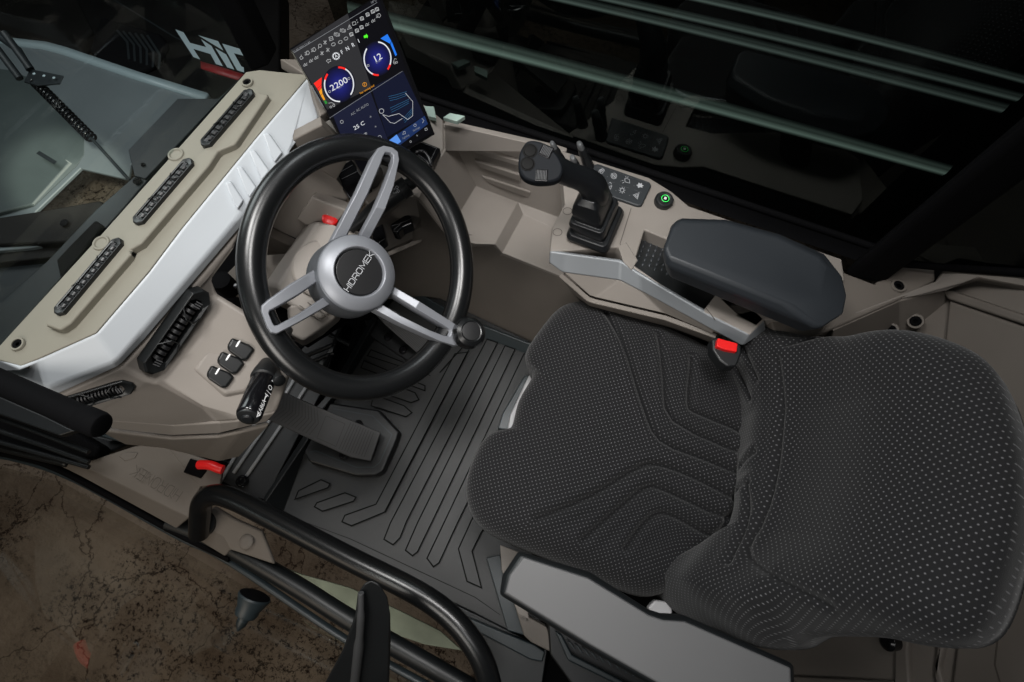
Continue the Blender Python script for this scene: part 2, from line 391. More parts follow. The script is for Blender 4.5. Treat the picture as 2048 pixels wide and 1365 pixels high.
# ---------------------------------------------------------------- pedals
def pedal(label, pts, z, plate, m='pedal'):
    r = root('foot_pedal', label, 'pedal', P(pts[0][0], pts[0][1], .05)); return r
ap = root('accelerator_pedal', 'long grey ribbed accelerator pedal hinged on the floor mat, nearer the door', 'pedal', P(700, 900, .02))
octo = [(607, 905), (660, 806), (757, 820), (798, 864), (792, 883), (766, 943), (751, 951), (710, 951), (619, 924)]
prism('base_plate', octo, .032, .03, 'black', ap, .006, flare=.03)
ribbons('plate_rim', [[(619, 905), (632, 902), (712, 935), (748, 935), (760, 925), (784, 870), (745, 832), (668, 818)]], .0325, .003, 'frame_edge', ap, thick=0)
pp = [(564, 783, .17), (643, 817, .14), (762, 865, .07), (742, 923, .065), (701, 915, .08), (625, 881, .12), (527, 836, .165)]
o = loft('pedal_pad', [pp, [(x, y, z-.016) for x, y, z in pp]], 'pedal', ap, .003)
p0, p1, p2 = [P(*pp[i]) for i in (0, 2, 6)]
pn = (p1-p0).cross(p2-p0).normalized(); pn = pn if pn.z > 0 else -pn
ppl = (P(643, 850, .128)+pn*.006, pn)
def lerp(a, b, t): return (a[0]+(b[0]-a[0])*t, a[1]+(b[1]-a[1])*t)
lines = []
A0, A1, B0, B1 = (563, 787), (640, 820), (530, 833), (623, 876)
for i in range(13):
    t = i/13; a = lerp(A0, A1, t); b = lerp(B0, B1, t); mdl = lerp(a, b, .45); m2 = (mdl[0]+11, mdl[1]+5)
    lines.append([a, m2]); lines.append([m2, (b[0]+3, b[1]-3)])
for i in range(10):
    t = i/10; a = lerp((702, 845), (752, 868), t); b = lerp((678, 898), (734, 915), t); lines.append([a, b])
ribbons('tread_stripe', lines, ppl, .0012, 'pedal_line', ap, .004)
ribbons('tread_frame', [[(652, 832), (690, 848), (672, 893), (634, 876), (652, 832)]], ppl, .001, 'pedal_line', ap, .004)
for x, y in ((718, 851), (690, 911)):
    lathe('hinge_bolt', P(x, y, .05), UP, [(.013, 0), (.013, .01), (.010, .014), (.005, .014), (.004, .011)], 'gloss', ap, 20)
bp_ = root('brake_pedal', 'dark ribbed brake pedal half hidden under the steering wheel spoke', 'pedal', P(820, 670, .02))
prism('base_plate', [(728, 640), (760, 640), (850, 716), (840, 738), (742, 672)], .02, .02, 'black', bp_, .004)
bpp = [(722, 598, .16), (792, 622, .14), (872, 690, .08), (852, 722, .07), (770, 650, .13)]
loft('pedal_pad', [bpp, [(x, y, z-.014) for x, y, z in bpp]], 'pedal', bp_, .003)
q0, q1, q2 = [P(*bpp[i]) for i in (1, 2, 4)]; qn = (q1-q0).cross(q2-q0).normalized(); qn = qn if qn.z > 0 else -qn
ribbons('tread_stripe', [[lerp((776, 648), (800, 628), i/9), lerp((849, 716), (866, 692), i/9)] for i in range(10)], (q0, qn), .0009, 'pedal_line', bp_, .0035)
for x, y in ((776, 676), (806, 702)): lathe('hinge_bolt', P(x, y, .025), UP, [(.011, 0), (.011, .008), (.008, .011)], 'gloss', bp_, 20)
# ---------------------------------------------------------------- floor rails beside the mat
fr = root('floor_rail_track', 'black slotted floor track with pale grey rails beneath the accelerator pedal', 'rail', P(500, 930, 0))
prism('track', [(444, 962), (478, 905), (560, 770), (640, 640), (690, 640), (640, 790), (530, 1000), (500, 994)], -.004, .02, 'black', fr, .003)
for l in ([(440, 962), (500, 862), (540, 800)], [(468, 944), (537, 843), (574, 782), (600, 738)], [(494, 950), (561, 852), (612, 774), (640, 730)]):
    ribbons('rail', [l], .004, .0085, 'steelgrey', fr, 0, .006)
lathe('bolt', P(485, 963, .0), UP, [(.016, 0), (.016, .008), (.012, .011), (.006, .011), (.005, .007)], 'gloss', fr, 28)
for l in ([(600, 690), (650, 668), (690, 640)], [(612, 712), (672, 688)], [(610, 730), (668, 706)], [(640, 660), (700, 690)], [(700, 600), (668, 690), (640, 760)]):
    tube('bracket_bar', [P(x, y, .05) for x, y in l], .007, 'black', fr, 8)
for l in ([(655, 706), (660, 697), (668, 692), (664, 704)], [(637, 732), (640, 722), (648, 718), (645, 730)]): prism('bracket_tab', l, .07, .004, 'steelgrey', fr, 0)
# ================================================================ RIGHT-HAND SIDE TRIM (structure)
YW = P(1010, 660, 0).y
tv = [(888, 248, .6), (1133, 303, .6), (1133, 440, .40), (952, 372, .46), (913, 300, .575),           # 0-4
      (1036, 404, .40), (1047, 429, .385), (1117, 462, .385), (1130, 556, .385),                        # 5-8
      (1005, 506, .385), (990, 489, .42), (893, 469, .44), (838, 396, .58), (892, 300, .60),             # 9-13
      (862, 347, .6), (950, 488, .43)]
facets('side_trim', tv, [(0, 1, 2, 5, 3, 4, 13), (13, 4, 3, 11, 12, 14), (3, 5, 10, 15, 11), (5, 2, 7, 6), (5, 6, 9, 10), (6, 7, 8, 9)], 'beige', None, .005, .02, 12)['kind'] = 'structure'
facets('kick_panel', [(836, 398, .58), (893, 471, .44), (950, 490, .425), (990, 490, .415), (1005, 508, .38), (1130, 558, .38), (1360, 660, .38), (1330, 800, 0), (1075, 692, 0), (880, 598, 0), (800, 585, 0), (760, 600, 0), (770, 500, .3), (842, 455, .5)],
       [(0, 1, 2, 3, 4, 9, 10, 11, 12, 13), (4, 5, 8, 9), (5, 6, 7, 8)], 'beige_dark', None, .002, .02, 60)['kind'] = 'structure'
st = bpy.data.objects['side_trim']
swa, swb, swc = P(925, 300, .578), P(1100, 310, .59), P(1030, 400, .405)
swn = (swb-swa).cross(swc-swa).normalized(); swn = swn if swn.dot(EYE-swa) > 0 else -swn
swp = (swa, swn)
for l in ([(936, 290), (1040, 320), (1040, 330), (950, 303)], [(948, 318), (1042, 348), (1042, 360), (962, 333)], [(964, 350), (1062, 382), (1062, 395), (978, 364)]):
    slab('trim_step', l, swp, .005, 'beige', st, .003)
w_ = screw(st, 917, 289, .597, .010)
# skirting between mat and kick panel
facets('skirting', [(800, 585, .03), (845, 592, .03), (925, 636, .03), (1075, 694, .03), (1300, 780, .03), (1300, 810, .002), (1062, 712, .002), (930, 662, .002), (850, 616, .002), (795, 600, .002)],
       [(0, 1, 8, 9), (1, 2, 7, 8), (2, 3, 6, 7), (3, 4, 5, 6)], 'frame_edge', None, .003, .01)['kind'] = 'structure'
# front corner trim between display and side trim
fc = root('corner_trim', 'beige corner panel holding black switches right of the steering wheel', 'trim panel', P(840, 400, .5))
facets('panel', [(588, 262, .62), (640, 228, .64), (760, 170, .66), (848, 212, .64), (886, 240, .60), (888, 296, .60), (861, 346, .60), (836, 395, .58), (818, 389, .575), (760, 431, .56), (730, 400, .56), (690, 345, .58), (655, 335, .60)],
       [(0, 1, 2, 3, 4, 5, 6, 7, 8, 9, 10, 11, 12)], 'beige', fc, .004, .03, 60)
facets('lower_face', [(760, 431, .56), (818, 389, .575), (836, 395, .575), (845, 458, .46), (838, 474, .44), (774, 503, .42), (740, 500, .42), (730, 400, .55)],
       [(0, 1, 2, 3, 4, 5, 6, 7)], 'beige', fc, .005, .02, 60)
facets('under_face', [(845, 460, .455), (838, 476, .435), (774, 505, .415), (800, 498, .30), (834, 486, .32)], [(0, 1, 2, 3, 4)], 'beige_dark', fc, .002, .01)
prism('switch_frame', [(659, 344), (703, 318), (722, 342), (742, 372), (700, 400), (690, 385)], .615, .02, 'gloss', fc, .004)
ribbons('switch_line', [[(683, 359), (722, 340)], [(672, 350), (705, 331)]], .6156, .001, 'ink_dim', fc)
kp = prism('touch_panel', [(810, 292), (838, 279), (881, 296), (864, 330), (842, 340)], .625, .02, 'gloss', fc, .004)
ribbons('panel_rim', [[(818, 292), (838, 284), (873, 297), (860, 324)]], .6256, .0012, 'ink_dim', kp)
prism('small_switch', [(742, 460), (765, 446), (772, 478), (750, 494)], .53, .03, 'gloss', fc, .004)
o = prism('rocker', [(779, 449), (812, 428), (820, 430), (826, 447), (806, 455), (795, 467), (785, 464)], .52, .03, 'gloss', fc, .004)
ribbons('rocker_line', [[(785, 452), (800, 448), (822, 438)], [(788, 460), (800, 450)]], .5206, .0012, 'ink_dim', o)
screw(fc, 866, 300, .60, .005) if False else None
# right-hand stalk on the column, behind the rim
# ================================================================ DASHBOARD
db = root('dashboard', 'dashboard with sand coloured top, white strip and beige lower fascia below windscreen', 'dashboard', P(300, 560, .7))
zt = .80
dt = prism('top_panel', [(492, 144), (520, 140), (618, 150), (513, 273), (359, 461), (297, 543), (191, 666), (79, 716), (41, 732), (-20, 716), (-20, 712), (0, 690), (205, 466)], zt, .06, 'dashtop', db, .006)
hump = [(512, 182), (538, 188), (470, 288), (436, 302), (418, 330), (283, 487), (260, 500), (262, 508), (140, 648), (118, 662), (86, 650), (100, 632), (235, 472), (262, 455), (378, 318), (398, 306)]
prism('raised_ridge', hump, zt+.012, .02, 'dashtop', db, .0095, 1)
# chamfer band of the ridge, inner side
ribbons('ridge_band', [], flat(zt), .01, 'dashtop', db) if False else None
for x, y in ((495, 166), (36, 689)): screw(db, x, y, zt+.001, .007, 'screw', 'dashtop')
for x, y in ((352, 310), (203, 487)): lathe('notch_ring', P(x, y, zt), UP, [(.013, 0), (.012, .0025), (.0095, .0025), (.008, .0003), (.001, .0003)], 'dashtop', db, 32, close=False)
wv = [(618, 150, .80), (513, 273, .80), (359, 461, .80), (297, 543, .80), (191, 666, .80), (79, 716, .80), (41, 732, .80), (-20, 712, .80),
      (-20, 745, .765), (92, 777, .765), (232, 724, .765), (280, 668, .765), (474, 440, .765), (580, 308, .765), (588, 290, .765), (640, 236, .765),
      (-20, 760, .745), (113, 793, .745), (240, 733, .745), (290, 682, .745), (486, 452, .745), (598, 318, .745)]
facets('white_strip', wv, [(7, 6, 5, 9, 8), (5, 4, 10, 9), (4, 3, 11, 10), (3, 2, 12, 11), (2, 1, 13, 12), (1, 0, 15, 14, 13), (8, 9, 17, 16), (9, 10, 18, 17), (10, 11, 19, 18), (11, 12, 20, 19), (12, 13, 21, 20)], 'white', db, .006, .02, 8)
for l in ([(525, 268), (538, 266), (566, 306), (550, 326), (546, 318)], [(497, 302), (510, 300), (540, 343), (524, 362), (520, 352)],
          [(473, 336), (484, 333), (514, 376), (500, 396), (494, 386)], [(450, 366), (462, 362), (488, 402), (476, 420), (470, 410)]):
    zs = [.800, .797, .776, .776, .783]
    loft('fin', [[(x, y, z) for (x, y), z in zip(l, zs)], [(x, y, z-.02) for (x, y), z in zip(l, zs)]], 'white', db, .003)
facets('dash_cap', [(612, 150, .80), (640, 232, .80), (700, 200, .78), (690, 120, .78), (560, 118, .80)], [(0, 1, 2, 3, 4)], 'beige_dark', db, .002, .02)
facets('cap_block', [(582, 262, .77), (640, 232, .80), (700, 290, .70), (670, 345, .66), (600, 300, .72)], [(0, 1, 2, 3, 4)], 'beige_dark', db, .003, .02)
fv = [(486, 452, .742), (470, 500, .73), (426, 560, .715), (434, 590, .70), (300, 765, .70), (240, 733, .742), (113, 793, .742), (190, 828, .67),
      (495, 630, .69), (581, 745, .645), (552, 826, .60), (480, 842, .60), (322, 766, .69), (437, 846, .56), (345, 852, .54), (219, 842, .58), (290, 682, .742), (405, 812, .60)]
facets('fascia', fv, [(0, 1, 2, 3, 4, 5, 16), (5, 4, 7, 6), (3, 8, 9, 10, 11, 17, 12, 4), (4, 12, 17, 13, 14, 15, 7), (17, 11, 13)], 'beige', db, .008, .02, 4)
facets('fascia_lip', [(219, 842, .585), (345, 852, .545), (437, 846, .565), (482, 842, .60), (552, 826, .60), (535, 845, .57), (478, 858, .55), (440, 868, .52), (345, 872, .50), (222, 858, .54)],
       [(0, 1, 8, 9), (1, 2, 7, 8), (2, 3, 6, 7), (3, 4, 5, 6)], 'beige', db, .004, .01, 4)
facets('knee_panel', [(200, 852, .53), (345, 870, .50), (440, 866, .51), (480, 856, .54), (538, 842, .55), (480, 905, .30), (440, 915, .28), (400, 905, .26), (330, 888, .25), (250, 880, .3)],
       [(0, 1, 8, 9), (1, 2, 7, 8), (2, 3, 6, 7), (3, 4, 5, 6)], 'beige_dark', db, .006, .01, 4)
# switch bezel and the three rockers
bz = [(435, 655), (462, 655), (522, 690), (540, 735), (494, 792), (448, 800), (376, 742)]
fpn = (P(434, 590, .70)-P(322, 766, .69)).cross(P(552, 826, .60)-P(322, 766, .69)).normalized(); fpn = fpn if fpn.z > 0 else -fpn
fpl = (P(322, 766, .69)+fpn*.001, fpn)
bzo = slab('switch_bezel', bz, fpl, .010, 'beige', db, .004, inset=.16)
rk = [(463, 675), (500, 690), (511, 700), (495, 722), (484, 722), (455, 702), (453, 692)]
for k, (ox, oy) in enumerate(((0, 0), (-20, 27), (-41, 55))):
    s = slab('rocker_switch', [(x+ox, y+oy) for x, y in rk], (fpl[0]+fpn*.010, fpn), .008, 'switch', db, .005, 4, .06)
    c = (475+ox, 690+oy)
    mp = (fpl[0]+fpn*.0186, fpn)
    mk = [(c[0]+1+a, c[1]-2+b_) for a, b_ in ((4, -7), (5, -5), (-1, 5), (-4, 7), (-5, 5), (0, -4))]
    V = [Q(x, y, mp) for x, y in mk]; mesh('mark', V, [tuple(range(6))], 'white_ink', s, fix=False)
# vents
def vent(a, b, hw, pl, nb, parent, h=.005, braces=True):
    A, B = Q(*a, pl), Q(*b, pl); n = pl[1]; u = (B-A); L = u.length; u.normalize(); v = n.cross(u)
    k = (Q(a[0]+1, a[1], pl)-A).length; w = hw*k
    def oct_(L0, L1, w, ch): return [(L0+ch, -w), (L1-ch, -w), (L1, -w+ch), (L1, w-ch), (L1-ch, w), (L0+ch, w), (L0, w-ch), (L0, -w+ch)]
    def pt(q, z): return A+u*q[0]+v*q[1]+n*z
    O = oct_(0, L, w, w*.7); I = oct_(w*1.0, L-w*1.0, w*.66, w*.4)
    V = [pt(q, -.004) for q in O]+[pt(q, h*.8) for q in oct_(w*.05, L-w*.05, w*.95, w*.66)]+[pt(q, h) for q in oct_(w*.2, L-w*.2, w*.85, w*.6)]+[pt(q, h*.8) for q in I]+[pt(q, .0004) for q in I]
    Fc = [(r*8+i, r*8+(i+1) % 8, (r+1)*8+(i+1) % 8, (r+1)*8+i) for r in range(4) for i in range(8)]+[tuple(range(32, 40))]
    f = mesh('air_vent', V, Fc, 'switch', parent, .0008, 2)
    V, Fc = [], []
    for i in range(nb):
        s = w*1.3+(L-w*2.6)*(i+.5)/nb; k0 = len(V); m_ = 10
        for side in (-1, 1):
            for j in range(m_+1):
                an = math.pi*j/m_; V.append(pt((s+side*(L-w*2.6)/nb*.30+math.sin(an)*.002, -w*.55*math.cos(an)), .001+math.sin(an)*h*.95))
        for j in range(m_): Fc.append((k0+j, k0+j+1, k0+m_+2+j, k0+m_+1+j))
        Fc += [tuple(range(k0, k0+m_+1)), tuple(reversed(range(k0+m_+1, k0+2*m_+2)))]
    mesh('louvre', V, Fc, 'capblack', f, .0006, 2)
    if braces:
        for t in (.3, .66):
            s = L*t; d = 1 if t < .5 else -1
            tube('brace', [pt((s-d*w*.3, -w*.9), h), pt((s+d*w*.45, -w*.35), h*1.5), pt((s+d*w*.45, w*.35), h*1.5), pt((s-d*w*.3, w*.9), h)], w*.07, 'switch', f, 8)
    V, Fc = [], []
    for s0 in (w*1.15, L-w*1.35):
        for q in (0, 1, 2):
            x = s0+q*w*.2; k0 = len(V)
            V += [pt((x, -w*.3), h*1.05), pt((x+w*.09, -w*.3), h*1.05), pt((x+w*.09, w*.3), h*1.05), pt((x, w*.3), h*1.05)]; Fc.append((k0, k0+1, k0+2, k0+3))
    mesh('slider_marking', V, Fc, 'ink_dim', f, fix=False)
    return f
tp = flat(zt+.0135)
vent((505, 182), (407, 295), 12.5, tp, 9, db)
vent((384, 320), (272, 450), 12.5, tp, 10, db)
vent((243, 479), (115, 631), 12.5, tp, 11, db)
vn = (P(486, 452, .742)-P(434, 590, .70)).cross(P(240, 733, .742)-P(434, 590, .70)).normalized(); vn = vn if vn.z > 0 else -vn
vent((404, 577), (288, 743), 24, (P(345, 660, .722)+vn*.004, vn), 11, db, .016)
vn2 = (P(240, 733, .742)-P(300, 765, .70)).cross(P(113, 793, .742)-P(300, 765, .70)).normalized(); vn2 = vn2 if vn2.z > 0 else -vn2
vent((270, 764), (128, 806), 24, (P(200, 785, .705)+vn2*.006, vn2), 12, db, .010)
# ---------------------------------------------------------------- centre console box under the wheel
cc = root('centre_console', 'beige centre housing with red mushroom button behind the steering wheel', 'console', P(640, 430, .5))
facets('housing', [(618, 332, .66), (655, 334, .66), (697, 392, .60), (690, 425, .55), (660, 452, .52), (602, 484, .50), (552, 461, .56), (536, 448, .58), (604, 352, .66)],
       [(0, 1, 2, 3, 4, 5, 6, 7, 8)], 'beige', cc, .005, .03, 60)
facets('side_flap', [(536, 448, .58), (552, 461, .56), (602, 484, .50), (585, 490, .44), (528, 496, .46), (520, 480, .48)], [(0, 1, 2, 3, 4, 5)], 'beige_dark', cc, .003, .02)
facets('button_block', [(624, 394, .625), (650, 405, .615), (694, 421, .60), (676, 446, .575), (640, 448, .57), (612, 452, .565), (592, 438, .575)], [(0, 1, 2, 3, 4, 5, 6)], 'beige', cc, .004, .03, 60)
rb = lathe('stop_button', P(661, 441, .575), Vector((.25, 0, 1)).normalized(), [(.011, -.02), (.011, .0), (.0150, .002), (.0160, .006), (.0155, .009), (.011, .0115), (.004, .012)], 'red', cc, 40)
ribbons('arrow', [arc(661, 430, 6, 190, 300, 10)], (P(661, 441, .575)+Vector((.003, 0, .0128)), Vector((.25, 0, 1)).normalized()), .0013, 'white_ink', rb)
facets('lower_plate', [(500, 500, .42), (528, 494, .44), (590, 482, .44), (640, 470, .42), (600, 570, .38), (530, 610, .36), (440, 585, .36), (432, 570, .38)], [(0, 1, 2, 3, 4, 5, 6, 7)], 'beige_dark', cc, .002, .02, 60)
for x, y in ((526, 512), (527, 535), (474, 573)): lathe('socket', P(x, y, .41), UP, [(.007, 0), (.007, .005), (.004, .006)], 'gloss', cc, 16)
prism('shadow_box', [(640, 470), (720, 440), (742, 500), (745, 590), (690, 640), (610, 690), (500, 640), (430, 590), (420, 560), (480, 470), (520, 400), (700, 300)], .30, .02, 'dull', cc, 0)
lathe('cable_boss', P(441, 560, .42), UP, [(.022, -.05), (.022, 0), (.012, .004)], 'dull', cc, 24)
# ---------------------------------------------------------------- steering column
sc = root('steering_column', 'beige steering column cover with black stalks below the steering wheel', 'steering column', P(640, 540, .5))
loft('cover', [[(635, 442, .60), (668, 452, .60), (724, 470, .59), (740, 540, .57), (700, 600, .56), (640, 640, .56), (570, 606, .56), (553, 572, .57)],
               [(613, 444, .545), (668, 450, .50), (740, 470, .50), (760, 540, .48), (720, 610, .46), (640, 650, .46), (556, 612, .46), (528, 568, .50)]], 'beige', sc, .008, 4)
lathe('boss', P(650, 540, .575), Vector((.35, 0, 1)).normalized(), [(.060, -.03), (.060, .006), (.056, .010), (.040, .012)], 'beige', sc, 64)
loft('gear_cover', [[(578, 613, .56), (628, 597, .57), (674, 617, .56), (672, 636, .54), (640, 662, .53), (606, 682, .52), (583, 670, .52)],
                    [(574, 614, .50), (628, 592, .50), (684, 617, .48), (682, 640, .47), (645, 672, .46), (608, 694, .45), (578, 676, .46)]], 'beige', sc, .006, 3)
for l in ([(600, 612), (640, 640)], [(616, 606), (656, 634)], [(630, 602), (668, 626)]):
    ribbons('cover_groove', [l], .571, .002, 'emboss', sc)
for k in range(4):
    c0 = P(600-5*k, 664+5*k, .50-.01*k); lathe('bellow_ring', c0, Vector((.3, -.6, -.2)).normalized(), [(.018, -.003), (.022, 0), (.018, .003)], 'rubber', sc, 28)
# left stalk
a0, a1 = P(562, 690, .60), P(527, 760, .66); a2 = P(497, 833, .695); ax = (a2-a1).normalized()
def stalk(prof_pts, name, m='gloss', parent=sc): return tube(name, [p for p, r in prof_pts], [r for p, r in prof_pts], m, parent, 32)
sk = stalk([(a0-(a1-a0)*.5, .008), (a0, .009), (a0+(a1-a0)*.35, .010), (a0+(a1-a0)*.55, .017), (a1-ax*.012, .0205), (a1-ax*.002, .0215), (a1, .0185)], 'control_stalk', 'black')
stalk([(a1-ax*.004, .0175), (a1+ax*.002, .0190), (a2-ax*.004, .0190), (a2, .0175), (a2+ax*.001, .016)], 'barrel', 'gloss', sk)
ec = stalk([(a2+ax*.0005, .0165), (a2+ax*.003, .0160), (a2+ax*.004, .0105), (a2+ax*.0035, .010)], 'end_ring', 'black', sk)
stalk([(a2, .009), (a2+ax*.006, .009), (a2+ax*.008, .007)], 'end_button', 'rubber', sk)
vd = (EYE-(a1+a2)/2).normalized(); vd = (vd-ax*vd.dot(ax)).normalized(); sd = ax.cross(vd)
tn = (vd*.8+sd*.6).normalized()
t0 = P(545, 762, .66)
if (Vector(t0)-a1).dot(sd) < 0: tn = (vd*.8-sd*.6).normalized()
tplane = (a1+tn*.0192, tn)
letters('lettering', [('4 | O', 537, 783, .42, -.9, 11.5), ('SA86A', 523, 815, .38, -.93, 11)], tplane, 'white_ink', sk, .0006)
ribbons('dial_marks', [[(528, 801), (531, 793)], [(513, 834), (519, 831), (516, 826), (513, 834)], [(544, 762), (549, 758), (547, 766), (544, 762)]], tplane, .0018, 'white_ink', sk, .0006)
lathe('stalk_pin', P(556, 758, .66), Vector((.7, -.3, .4)).normalized(), [(.008, -.02), (.008, .0), (.010, .002), (.010, .008), (.006, .010)], 'black', sk, 16)
# right stalk
b0, b1, b2 = P(745, 425, .62), P(790, 390, .645), P(845, 350, .66); bx = (b2-b1).normalized()
rs = stalk([(b0-(b1-b0), .008), (b0, .016), (b1, .0165), (b1+bx*.012, .0165), (b1+bx*.013, .019), (b1+bx*.03, .019), (b1+bx*.031, .012), (b2, .011)], 'lighting_stalk', 'black')
bd = (EYE-b1).normalized(); bd = (bd-bx*bd.dot(bx)).normalized()
letters('lettering', [('=D', 792, 377, .8, -.55, 9), ('=D', 795, 384, .8, -.55, 8), ('o', 787, 386, .8, -.55, 8), ('*', 812, 355, .8, -.55, 9)], (b1+bd*.0172, bd), 'ink', rs, .0005)
tube('ring_lever', smooth_path([P(x, y, .69) for x, y in ((832, 305), (846, 303), (858, 316), (862, 332), (852, 322), (838, 312))], 5), .003, 'gloss', sc, 8)
# ================================================================ STEERING WHEEL
wn = Vector((.72, -.02, 1)).normalized(); wc = P(712, 535, .72); wpl = (wc, wn)
def W(x, y, h=0): return Q(x, y, (wc+wn*h, wn))
sw = root('steering_wheel', 'black rimmed steering wheel with three split silver spokes and spinner knob', 'steering wheel', wc)
rimp = []
for i in range(120):
    a = 2*math.pi*i/120; rx, ry = 210.5, 241.5; x = rx*math.cos(a); y = ry*math.sin(a); rot = math.radians(-6)
    rimp.append(W(713+x*math.cos(rot)-y*math.sin(rot), 535.5+x*math.sin(rot)+y*math.cos(rot)))
tube('rim', rimp, .0212, 'rim', sw, 32, closed=True, nrm=wn)
hc = W(720, 544, .030)
hubc = W(712, 541, .0)
lathe('hub_cup', hc-wn*.0, wn, [(.045, -.092), (.064, -.088), (.067, -.078), (.0645, -.024), (.063, -.014), (.0615, -.0125)], 'alu_shade', sw, 96)
lathe('hub_ring', hc, wn, [(.0617, -.0130), (.0612, -.0105), (.0590, -.0080), (.046, .0), (.0415, .0012), (.0400, .0), (.0385, -.004), (.038, -.008)], 'alu', sw, 96)
cap = lathe('hub_cap', hc, wn, [(.0375, -.008), (.0372, -.004), (.036, -.0025), (.018, -.002), (.001, -.0018)], 'capblack', sw, 96)
cpl = (hc+wn*-.0012, wn)
o_ = Q(697, 584, cpl); e_ = Q(748, 509, cpl); ud = (e_-o_); n_units = sum(ADV[c] for c in 'HIDROMEK')-.15
vd_ = wn.cross(ud.normalized())*.0088
wordmark('lettering', o_, ud/n_units, vd_, wn, .0011, 'ink', cap)
def spoke(ptsA, ptsB, capA, capB, m='alu'):
    """hairpin bar: outer loop and inner loop traced in order, extruded along the wheel axis"""
    pass
def hairpin(outer, inner, h0o, h0i, name='spoke'):
    n = len(outer); V = []; Fc = []
    def hh(i): return h0o if 0 < i < n-1 else h0i
    for lvl in (0, 1, 2):
        for i in range(n):
            for (src, oth) in ((outer, inner), (inner, outer)):
                x, y = src[i]; h = hh(i)
                p = W(x, y, h); q = W(oth[i][0], oth[i][1], h)
                if lvl == 0: p = p+(q-p)*.10
                elif lvl == 1: p = p-wn*.005
                else: p = p-wn*.024
                V.append(p)
    def idx(l, i, s): return (l*n+i)*2+s
    for i in range(n-1):
        Fc.append((idx(0, i, 0), idx(0, i+1, 0), idx(0, i+1, 1), idx(0, i, 1)))
        Fc.append((idx(2, i, 0), idx(2, i+1, 0), idx(2, i+1, 1), idx(2, i, 1)))
        for l in (0, 1):
            for s in (0, 1): Fc.append((idx(l, i, s), idx(l+1, i, s), idx(l+1, i+1, s), idx(l, i+1, s)))
    for i in (0, n-1):
        for l in (0, 1): Fc.append((idx(l, i, 0), idx(l, i, 1), idx(l+1, i, 1), idx(l+1, i, 0)))
    return mesh(name, V, Fc, 'alu', sw, .0012, 2)
# top spoke
hairpin([(661, 482), (712, 385), (745, 312), (757, 295), (768, 290), (786, 294), (797, 303), (800, 318), (790, 370), (772, 420), (738, 484)],
        [(690, 482), (739, 385), (762, 330), (767, 314), (771, 306), (781, 307), (786, 312), (785, 328), (768, 372), (750, 414), (712, 484)], .026, -.004)
# left spoke
hairpin([(640, 532), (580, 568), (535, 600), (523, 611), (522, 622), (534, 655), (542, 667), (554, 669), (600, 645), (668, 606)],
        [(648, 556), (596, 592), (550, 618), (541, 622), (539, 628), (546, 646), (550, 651), (556, 650), (600, 626), (654, 590)], .026, -.004)
# right spoke
hairpin([(770, 562), (840, 602), (900, 640), (935, 662), (938, 676), (925, 690), (911, 693), (880, 684), (800, 648), (722, 606)],
        [(772, 582), (830, 618), (880, 648), (898, 659), (900, 664), (896, 672), (888, 671), (860, 660), (800, 630), (742, 594)], .026, -.004)
kb = P(933, 670, .0)
kc = W(930, 672, .018)
knn = (wn*.8+Vector((0, 0, .45))).normalized()
kn = lathe('spinner_knob', kc, knn, [(.016, -.01), (.016, .004), (.024, .010), (.0285, .020), (.0285, .030), (.025, .038), (.0185, .042), (.0165, .041)], 'rim', sw, 64)
lathe('knob_cap', kc, knn, [(.0165, .040), (.016, .0425), (.010, .043), (.001, .0432)], 'capblack', kn, 48)
# ================================================================ DISPLAY
zT, zB = .90, .715
TL, TR, BR, BL = P(582, 98, zT), P(757, -6, zT), P(862, 268, zB), P(722, 345, zB)
sn = (TR-TL).cross(BL-TL).normalized(); sn = sn if sn.dot(EYE-TL) > 0 else -sn
spl = (TL, sn)
dp = root('touchscreen_display', 'tall portrait touchscreen display showing round gauges, behind the steering wheel', 'display', (TL+BR)/2)
scr = [(582, 98), (757, -6), (862, 268), (722, 345)]
slab('housing', [(580, 98), (757, -9), (865, 268), (722, 349)], (TL-sn*.012, sn), .011, 'gloss', dp, .002)
sM = mat('screen_black', (.004, .004, .005), .12, emit=(.002, .002, .003), es=1, spec=.25); M['scr'] = sM
M['s_grey'] = mat('screen_grey', (.01, .01, .01), .2, emit=(.022, .022, .025), es=1)
M['s_blue'] = mat('screen_navy', (.005, .005, .01), .2, emit=(.008, .010, .026), es=1)
M['s_blue2'] = mat('screen_navy_dark', (.005, .005, .01), .2, emit=(.004, .006, .018), es=1)
M['s_tab'] = mat('screen_blue_bar', (.005, .01, .03), .2, emit=(.010, .024, .085), es=1)
M['s_sky'] = mat('screen_sky_tab', (.02, .05, .1), .2, emit=(.09, .26, .75), es=1)
M['s_w'] = mat('screen_white', (.3, .3, .3), .3, emit=(.52, .54, .58), es=1)
M['s_i'] = mat('screen_icon', (.2, .2, .2), .3, emit=(.36, .37, .38), es=1)
M['s_d'] = mat('screen_dim', (.1, .1, .1), .3, emit=(.17, .18, .20), es=1)
M['s_r'] = mat('screen_red', (.3, .0, .0), .3, emit=(.75, .03, .02), es=1)
M['s_o'] = mat('screen_orange', (.3, .1, .0), .3, emit=(.6, .26, .02), es=1)
M['s_g'] = mat('screen_green', (.0, .3, .0), .3, emit=(.10, .75, .03), es=1)
M['s_gd'] = mat('screen_dark_green', (.0, .1, .0), .3, emit=(.03, .16, .04), es=1)
M['s_b'] = mat('screen_blue', (.0, .05, .3), .3, emit=(.02, .15, .60), es=1)
M['s_l'] = mat('screen_air_blue', (.0, .05, .1), .3, emit=(.04, .13, .26), es=1)
